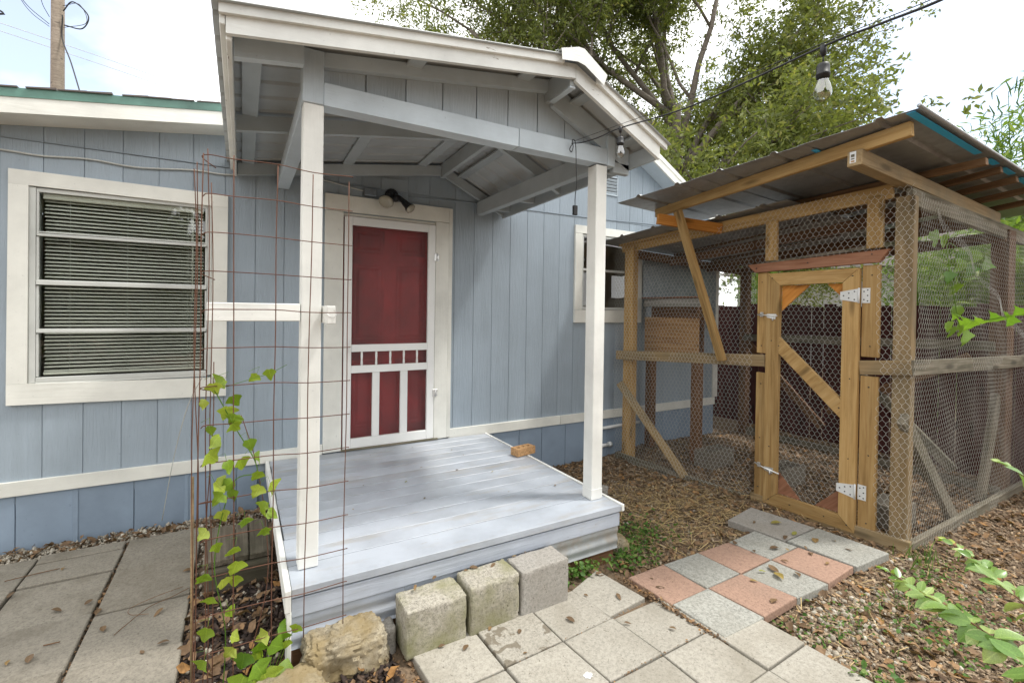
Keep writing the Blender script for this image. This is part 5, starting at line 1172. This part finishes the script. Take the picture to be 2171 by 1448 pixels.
# ------------------------------------------------------------------ ground litter
def inquad(x, y, boxes):
    k = np.zeros(len(x), bool)
    for a, b, c, d in boxes: k |= (x > a) & (x < b) & (y > c) & (y < d)
    return k
PAVED = [(2.03, 3.36, -2.73, -2.135), (3.27, 3.76, -2.73, -1.9), (.70, 1.70, -3.3, -2.10), (1.68, 2.02, -2.75, -2.04), (1.0, 2.35, -3.4, -2.42), (-2.4, -.235, -2.4, -.21), (.2, 2.15, -1.93, .1), (-.18, .17, -1.12, -.6)]
def scatter(n, x0, x1, y0, y1, dens=None):
    x = RNG.uniform(x0, x1, n); y = RNG.uniform(y0, y1, n); k = ~inquad(x, y, PAVED) & (y < -.02)
    k &= ~((x > .95) & (y < -2.7) & (y > -3.6) & (x < 2.05+.02*(-y-2.6)))
    if dens is not None: k &= RNG.uniform(0, 1, n) < dens(x, y)
    return x[k], y[k]
def patch(x, y, s, seed): return np.array([mnoise.noise(Vector((a*s+seed, b*s-seed, seed))) for a, b in zip(x, y)])
chipV = np.array([(-.5, -.18, 0), (.5, -.14, .04), (.46, .16, .0), (-.48, .2, .05), (-.5, -.18, -.12), (.5, -.14, -.08), (.46, .16, -.12), (-.48, .2, -.07)])
chipF = np.array([[0, 1, 2, 3], [0, 4, 5, 1], [1, 5, 6, 2], [2, 6, 7, 3], [3, 7, 4, 0]])
def stuff(name, base, x, y, zoff, tilt, smin, smax, mat, lcm=.5, lcs=.25, bias=None):
    n = len(x); z = gh(x, y)+RNG.uniform(zoff[0], zoff[1], n); s = smin+(smax-smin)*RNG.uniform(0, 1, n)**1.8
    V, F = instances(base[0], base[1], np.stack([x, y, z], 1), rots(n, tilt), s); lc = np.clip(RNG.normal(lcm, lcs, n), 0, 1)
    return obj(name, V, F, mat, None, lc=np.repeat(lc, len(base[0])), kind='stuff')
x, y = scatter(42000, 2.12, 6.6, -3.9, -.02); stuff('wood_chips', (chipV, chipF), x, y, (.0, .018), .25, .010, .050, 'chips', .5, .27)
x, y = scatter(13000, 1.9, 3.9, -4.3, -2.6); stuff('wood_chips', (chipV, chipF), x, y, (.0, .014), .3, .010, .046, 'chips', .55, .28)
lV, lF = oval(4, .45, .1, .27); lF = np.array(lF); lV = lV+np.array([-.5, 0, 0]); lV[:, 2] += .1*np.sin(lV[:, 0]*6)
x, y = scatter(10000, 1.9, 6.6, -4.3, -.03); stuff('leaf_litter', (lV, lF), x, y, (.008, .03), .3, .02, .085, 'litter', .5, .25)
sV = np.array([(-.5, -.022, 0), (.5, -.018, .02), (.5, .018, .03), (-.5, .022, .0)]); x, y = scatter(5200, 2.2, 4.2, -2.3, -.5, lambda x, y: np.exp(-((x-3.0)/.7)**2-((y+1.55)/.55)**2)); stuff('straw', (sV, QF), x, y, (.016, .045), .18, .05, .14, 'straw')
x, y = scatter(900, 2.0, 4.2, -4.2, -.4); stuff('straw', (sV, QF), x, y, (.015, .04), .2, .04, .12, 'straw')
# gravel: jittered icosahedra
g_ = (1+5**.5)/2; icoV = np.array([(-1, g_, 0), (1, g_, 0), (-1, -g_, 0), (1, -g_, 0), (0, -1, g_), (0, 1, g_), (0, -1, -g_), (0, 1, -g_), (g_, 0, -1), (g_, 0, 1), (-g_, 0, -1), (-g_, 0, 1)])/1.9
icoV = icoV*np.array([.5, .38, .3])*(1+RNG.uniform(-.22, .22, (12, 1)))
icoF = np.array([[0, 11, 5], [0, 5, 1], [0, 1, 7], [0, 7, 10], [0, 10, 11], [1, 5, 9], [5, 11, 4], [11, 10, 2], [10, 7, 6], [7, 1, 8], [3, 9, 4], [3, 4, 2], [3, 2, 6], [3, 6, 8], [3, 8, 9], [4, 9, 5], [2, 4, 11], [6, 2, 10], [8, 6, 7], [9, 8, 1]])
def gravel(x, y, z0, z1, a, b): return stuff('gravel', (icoV, icoF), x, y, (z0, z1), 1.2, a, b, 'gravel', .5, .25)
x, y = scatter(6500, 1.95, 4.0, -4.2, -2.65, lambda x, y: np.clip(np.exp(-((x-2.75)/.55)**2-((y+2.93)/.17)**2)*1.1, .10, 1)); gravel(x, y, -.002, .014, .014, .048)
x, y = scatter(2600, -2.4, .2, -.24, -.02); gravel(x, y, .0, .03, .016, .04)
x, y = scatter(500, -.24, .2, -2.0, -.24); gravel(x, y, .0, .02, .02, .05)
x, y = scatter(500, 2.1, 4.0, -1.9, -.1); gravel(x, y, .0, .02, .012, .035)
# narrow strip of leaves along the wall, dark mulch bed beside the deck
x, y = scatter(500, -2.4, .2, -.26, -.02); stuff('leaf_litter', (lV, lF), x, y, (.02, .05), .5, .03, .08, 'litter', .35, .25)
x, y = scatter(5200, -.24, .62, -2.7, -1.05, lambda x, y: (x < .2) | (y < -2.0)); stuff('dark_mulch', (chipV, chipF), x, y, (.0, .03), .35, .02, .075, 'darkchips', .45, .3)
x, y = scatter(420, -.24, .6, -2.5, -1.1, lambda x, y: (x < .2) | (y < -1.98)); stuff('leaf_litter', (lV, lF), x, y, (.02, .055), .45, .04, .10, 'litter', .55, .25)
x, y = scatter(700, .2, 1.0, -2.35, -2.0); stuff('leaf_litter', (lV, lF), x, y, (.0, .02), .4, .015, .045, 'litter', .6, .25)
# joints of the pavings collect bits
x = RNG.uniform(-.67, -.655, 200); y = RNG.uniform(-2.3, -.2, 200); stuff('leaf_litter', (lV, lF), x, y, (.02, .034), .4, .01, .03, 'litter', .4, .3)
x = RNG.uniform(.7, 2.1, 160); y = RNG.choice([-2.397, -2.695], 160)+.012*(x-.69)/.33+RNG.normal(0, .003, 160); stuff('leaf_litter', (lV, lF), x, y, (.024, .036), .4, .006, .016, 'litter', .5, .3)
x = np.linspace(1.985, 2.07, 260)+RNG.normal(0, .012, 260); y = np.linspace(-2.08, -2.76, 260); stuff('leaf_litter', (lV, lF), x, y, (.02, .045), .4, .012, .035, 'litter', .5, .3)
# weeds
wV, wF = oval(4, .2, .2, .36); wF = np.array(wF)
def weeds(n, c, sx, sy, s0, s1, hi):
    x = RNG.normal(c[0], sx, n); y = RNG.normal(c[1], sy, n); k = ~inquad(x, y, PAVED); return stuff('weeds', (wV, wF), x[k], y[k], (.01, hi), .5, s0, s1, 'weed', .5, .25)
weeds(560, (2.50, -1.72), .17, .11, .016, .036, .075); weeds(260, (2.2, -1.95), .13, .07, .02, .04, .08); weeds(160, (1.78, -1.95), .1, .04, .02, .042, .09)
weeds(260, (2.32, -2.83), .16, .05, .014, .03, .06); weeds(170, (2.1, -2.98), .12, .07, .014, .03, .05); weeds(60, (1.83, -1.97), .05, .04, .02, .04, .08); weeds(150, (2.9, -2.9), .25, .05, .012, .026, .04)
weeds(420, (3.35, -3.22), .26, .11, .014, .034, .06); weeds(160, (2.75, -3.55), .3, .08, .014, .03, .05); weeds(120, (2.45, -3.2), .06, .06, .016, .04, .1); weeds(200, (3.7, -2.95), .25, .06, .014, .03, .05)
def blades(n, c, sx, sy, h):
    bV = np.array([(-.03, 0, 0), (.03, 0, 0), (.02, .12, .6), (-.02, .12, .6), (.0, .35, 1.0), (.0, .35, 1.0)]); bF = np.array([[0, 1, 2, 3], [3, 2, 4, 5]])
    x = RNG.normal(c[0], sx, n); y = RNG.normal(c[1], sy, n); return stuff('grass', (bV, bF), x, y, (0, .01), .3, h*.5, h, 'weed', .6, .25)
blades(50, (4.0, -2.85), .12, .05, .16); blades(40, (2.4, -3.25), .1, .06, .12); blades(30, (.08, -2.05), .08, .04, .14); blades(60, (3.2, -3.0), .3, .08, .1)

# single fallen leaves one can pick out on the pavings and the deck
used_labels = {}
ORD = ['first', 'second', 'third', 'fourth', 'fifth', 'sixth', 'seventh', 'eighth', 'ninth', 'tenth', 'eleventh', 'twelfth', 'thirteenth']
def where(kind, x, y):
    if kind == 'checker':
        if x > 3.3 and y > -2.31: b = 'left gate paver'
        elif x > 3.36: b = 'right gate paver'
        else:
            c = min(3, max(0, int((x-2.05)/.32))); r = 0 if y > -2.42 else 1
            b = ('pink' if (r+c) % 2 == 0 else 'grey')+' paver, '+ORD[3-c]+' in the '+('deck' if r == 0 else 'gravel')+' row'
        return 'on the '+b
    if kind == 'path': return 'on the pale front paver '+('below the greenest block' if x < .98 else 'below the middle block' if x < 1.28 else 'below the clean block' if x < 1.6 else 'beside the first pink paver' if x > 1.8 else 'right of the blocks')+(', second row' if y < -2.38 else '')
    if kind == 'slab': return 'on the patio slab '+('beside the trellis' if x > -.64 else 'along the joint' if x > -.68 else 'left of the joint')+', '+ORD[min(4, int((-y-.22)/.43))]+' row'
    if kind == 'deck': return 'on the '+ORD[min(12, int((-y-.03)/.142))]+' deck board from the door, '+('left' if x < .9 else 'middle' if x < 1.55 else 'right')+' part'
    return 'behind the '+('greenest' if x < .97 else 'middle' if x < 1.27 else 'clean')+' concrete block along the deck rim'
EXTRA = ['', 'smaller ', 'curled ', 'paler ', 'narrow ']
def fallen(pts, z, size, label, cat, grp, mat='deadleaf', kind=None):
    for (x, y) in sorted(pts, key=lambda p: (.876*p[0]-.4815*(p[1]+4.147))/(.4815*p[0]+.876*(p[1]+4.147))):
        a = random.uniform(0, 6.28); k = random.uniform(.4, 1.1)
        o = put_leaf(None, (x, y, z+.007), (math.cos(a), math.sin(a), random.uniform(-.08, .08)), (random.uniform(-.2, .2), random.uniform(-.2, .2), 1), size*k, ('dead', random.randrange(3)), mat, 'fallen_leaf')
        l = label
        if kind:
            w_ = where(kind, x, y); c = used_labels.get(w_, 0); used_labels[w_] = c+1
            side = ['', ', second from left', ', third from left', ', fourth from left', ', fifth from left'][min(c, 4)] if kind != 'deck' else ['', ', beside the other'][min(c, 1)]
            l = label+' '+w_+side
        tag(o, l, cat, grp)
fallen([(3.42, -2.05), (3.50, -2.12), (3.6, -2.06), (3.40, -2.29), (3.52, -2.29), (3.62, -2.5), (3.58, -2.62), (3.48, -2.44), (3.36, -2.43), (3.28, -2.52), (3.24, -2.62), (3.12, -2.34), (3.2, -2.42), (3.05, -2.5), (2.98, -2.58), (2.9, -2.46), (2.86, -2.52), (2.78, -2.47), (2.60, -2.68), (2.64, -2.5), (3.0, -2.3), (2.95, -2.2)], .05, .078, 'leaf', 'leaf', 'dead leaves on the checkered pavers', kind='checker')
fallen([(2.14, -2.2), (2.1, -2.28), (1.86, -2.22), (1.69, -2.14), (1.2, -2.24), (1.72, -2.42), (.95, -2.19), (.82, -2.14), (1.15, -2.36), (1.9, -2.55), (1.5, -2.3)], .038, .055, 'small leaf', 'leaf', 'dead leaves on the pale pavers', kind='path')
fallen([(-.93, -.47), (-.86, -.95), (-.72, -.98), (-.64, -1.05), (-.82, -1.38), (-.9, -1.32), (-.58, -1.28), (-.35, -1.2), (-.34, -1.5), (-.38, -1.55), (-.3, -.85), (-1.1, -.72)], .032, .06, 'dead leaf', 'leaf', 'dead leaves on the patio slabs', kind='slab')
fallen([(.95, -.25), (1.35, -.2), (1.62, -.42), (1.66, -.58), (1.05, -.95), (1.25, -.72), (1.45, -.9), (1.7, -1.05), (1.86, -1.18), (1.4, -1.4), (1.95, -1.5), (1.05, -1.3), (.75, -.9), (1.6, -1.45), (.6, -1.25), (1.85, -.9)], .384, .026, 'tiny leaf', 'leaf', 'small leaves on the deck', kind='deck')
fallen([(.76, -1.985), (.85, -1.98), (1.1, -1.99), (1.2, -1.995), (1.02, -1.985), (1.34, -1.985), (1.4, -1.98)], .265, .045, 'brown leaf caught', 'leaf', 'leaves on the concrete blocks', kind='block')
fallen([(1.08, -2.155)], .04, .075, 'large yellow-brown leaf on the paver at the foot of the first two blocks', 'leaf', None)

# white paint splash on a paver, dry twigs on the patio slabs
cx, cy = Vector((1.335, -2.60)); n = 22
V = [(cx, cy, .0425)]+[(cx+(.021+.005*math.sin(k*2.1)+.004*math.sin(k*3.7))*math.cos(2*math.pi*k/n), cy+(.017+.004*math.sin(k*1.7))*math.sin(2*math.pi*k/n), .0422) for k in range(n)]
obj('paint_splash', np.array(V), [[0, 1+k, 1+(k+1) % n] for k in range(n)], 'zincw', path)
def twig(pts, r, label): tag(tube('twig', spline(pts, 6), r, 'brownpost', None, 5), label, 'twig')
twig([(-.25, -1.06, .04), (-.33, -1.12, .042), (-.42, -1.16, .038), (-.50, -1.28, .036), (-.53, -1.33, .034)], .0018, 'long thin bent twig on the slabs nearest the trellis')
twig([(-.28, -1.03, .04), (-.40, -1.09, .05), (-.5, -1.13, .04), (-.49, -1.19, .038), (-.41, -1.22, .036)], .0014, 'curling tendril crossing the joint next to the long bent twig')
twig([(-.80, -1.27, .036), (-.74, -1.275, .037)], .0028, 'short straight dark twig alone on a slab')
twig([(-1.18, -.50, .036), (-1.05, -.49, .04), (-.95, -.475, .038)], .0025, 'thin twig near the wall on the leftmost slabs')
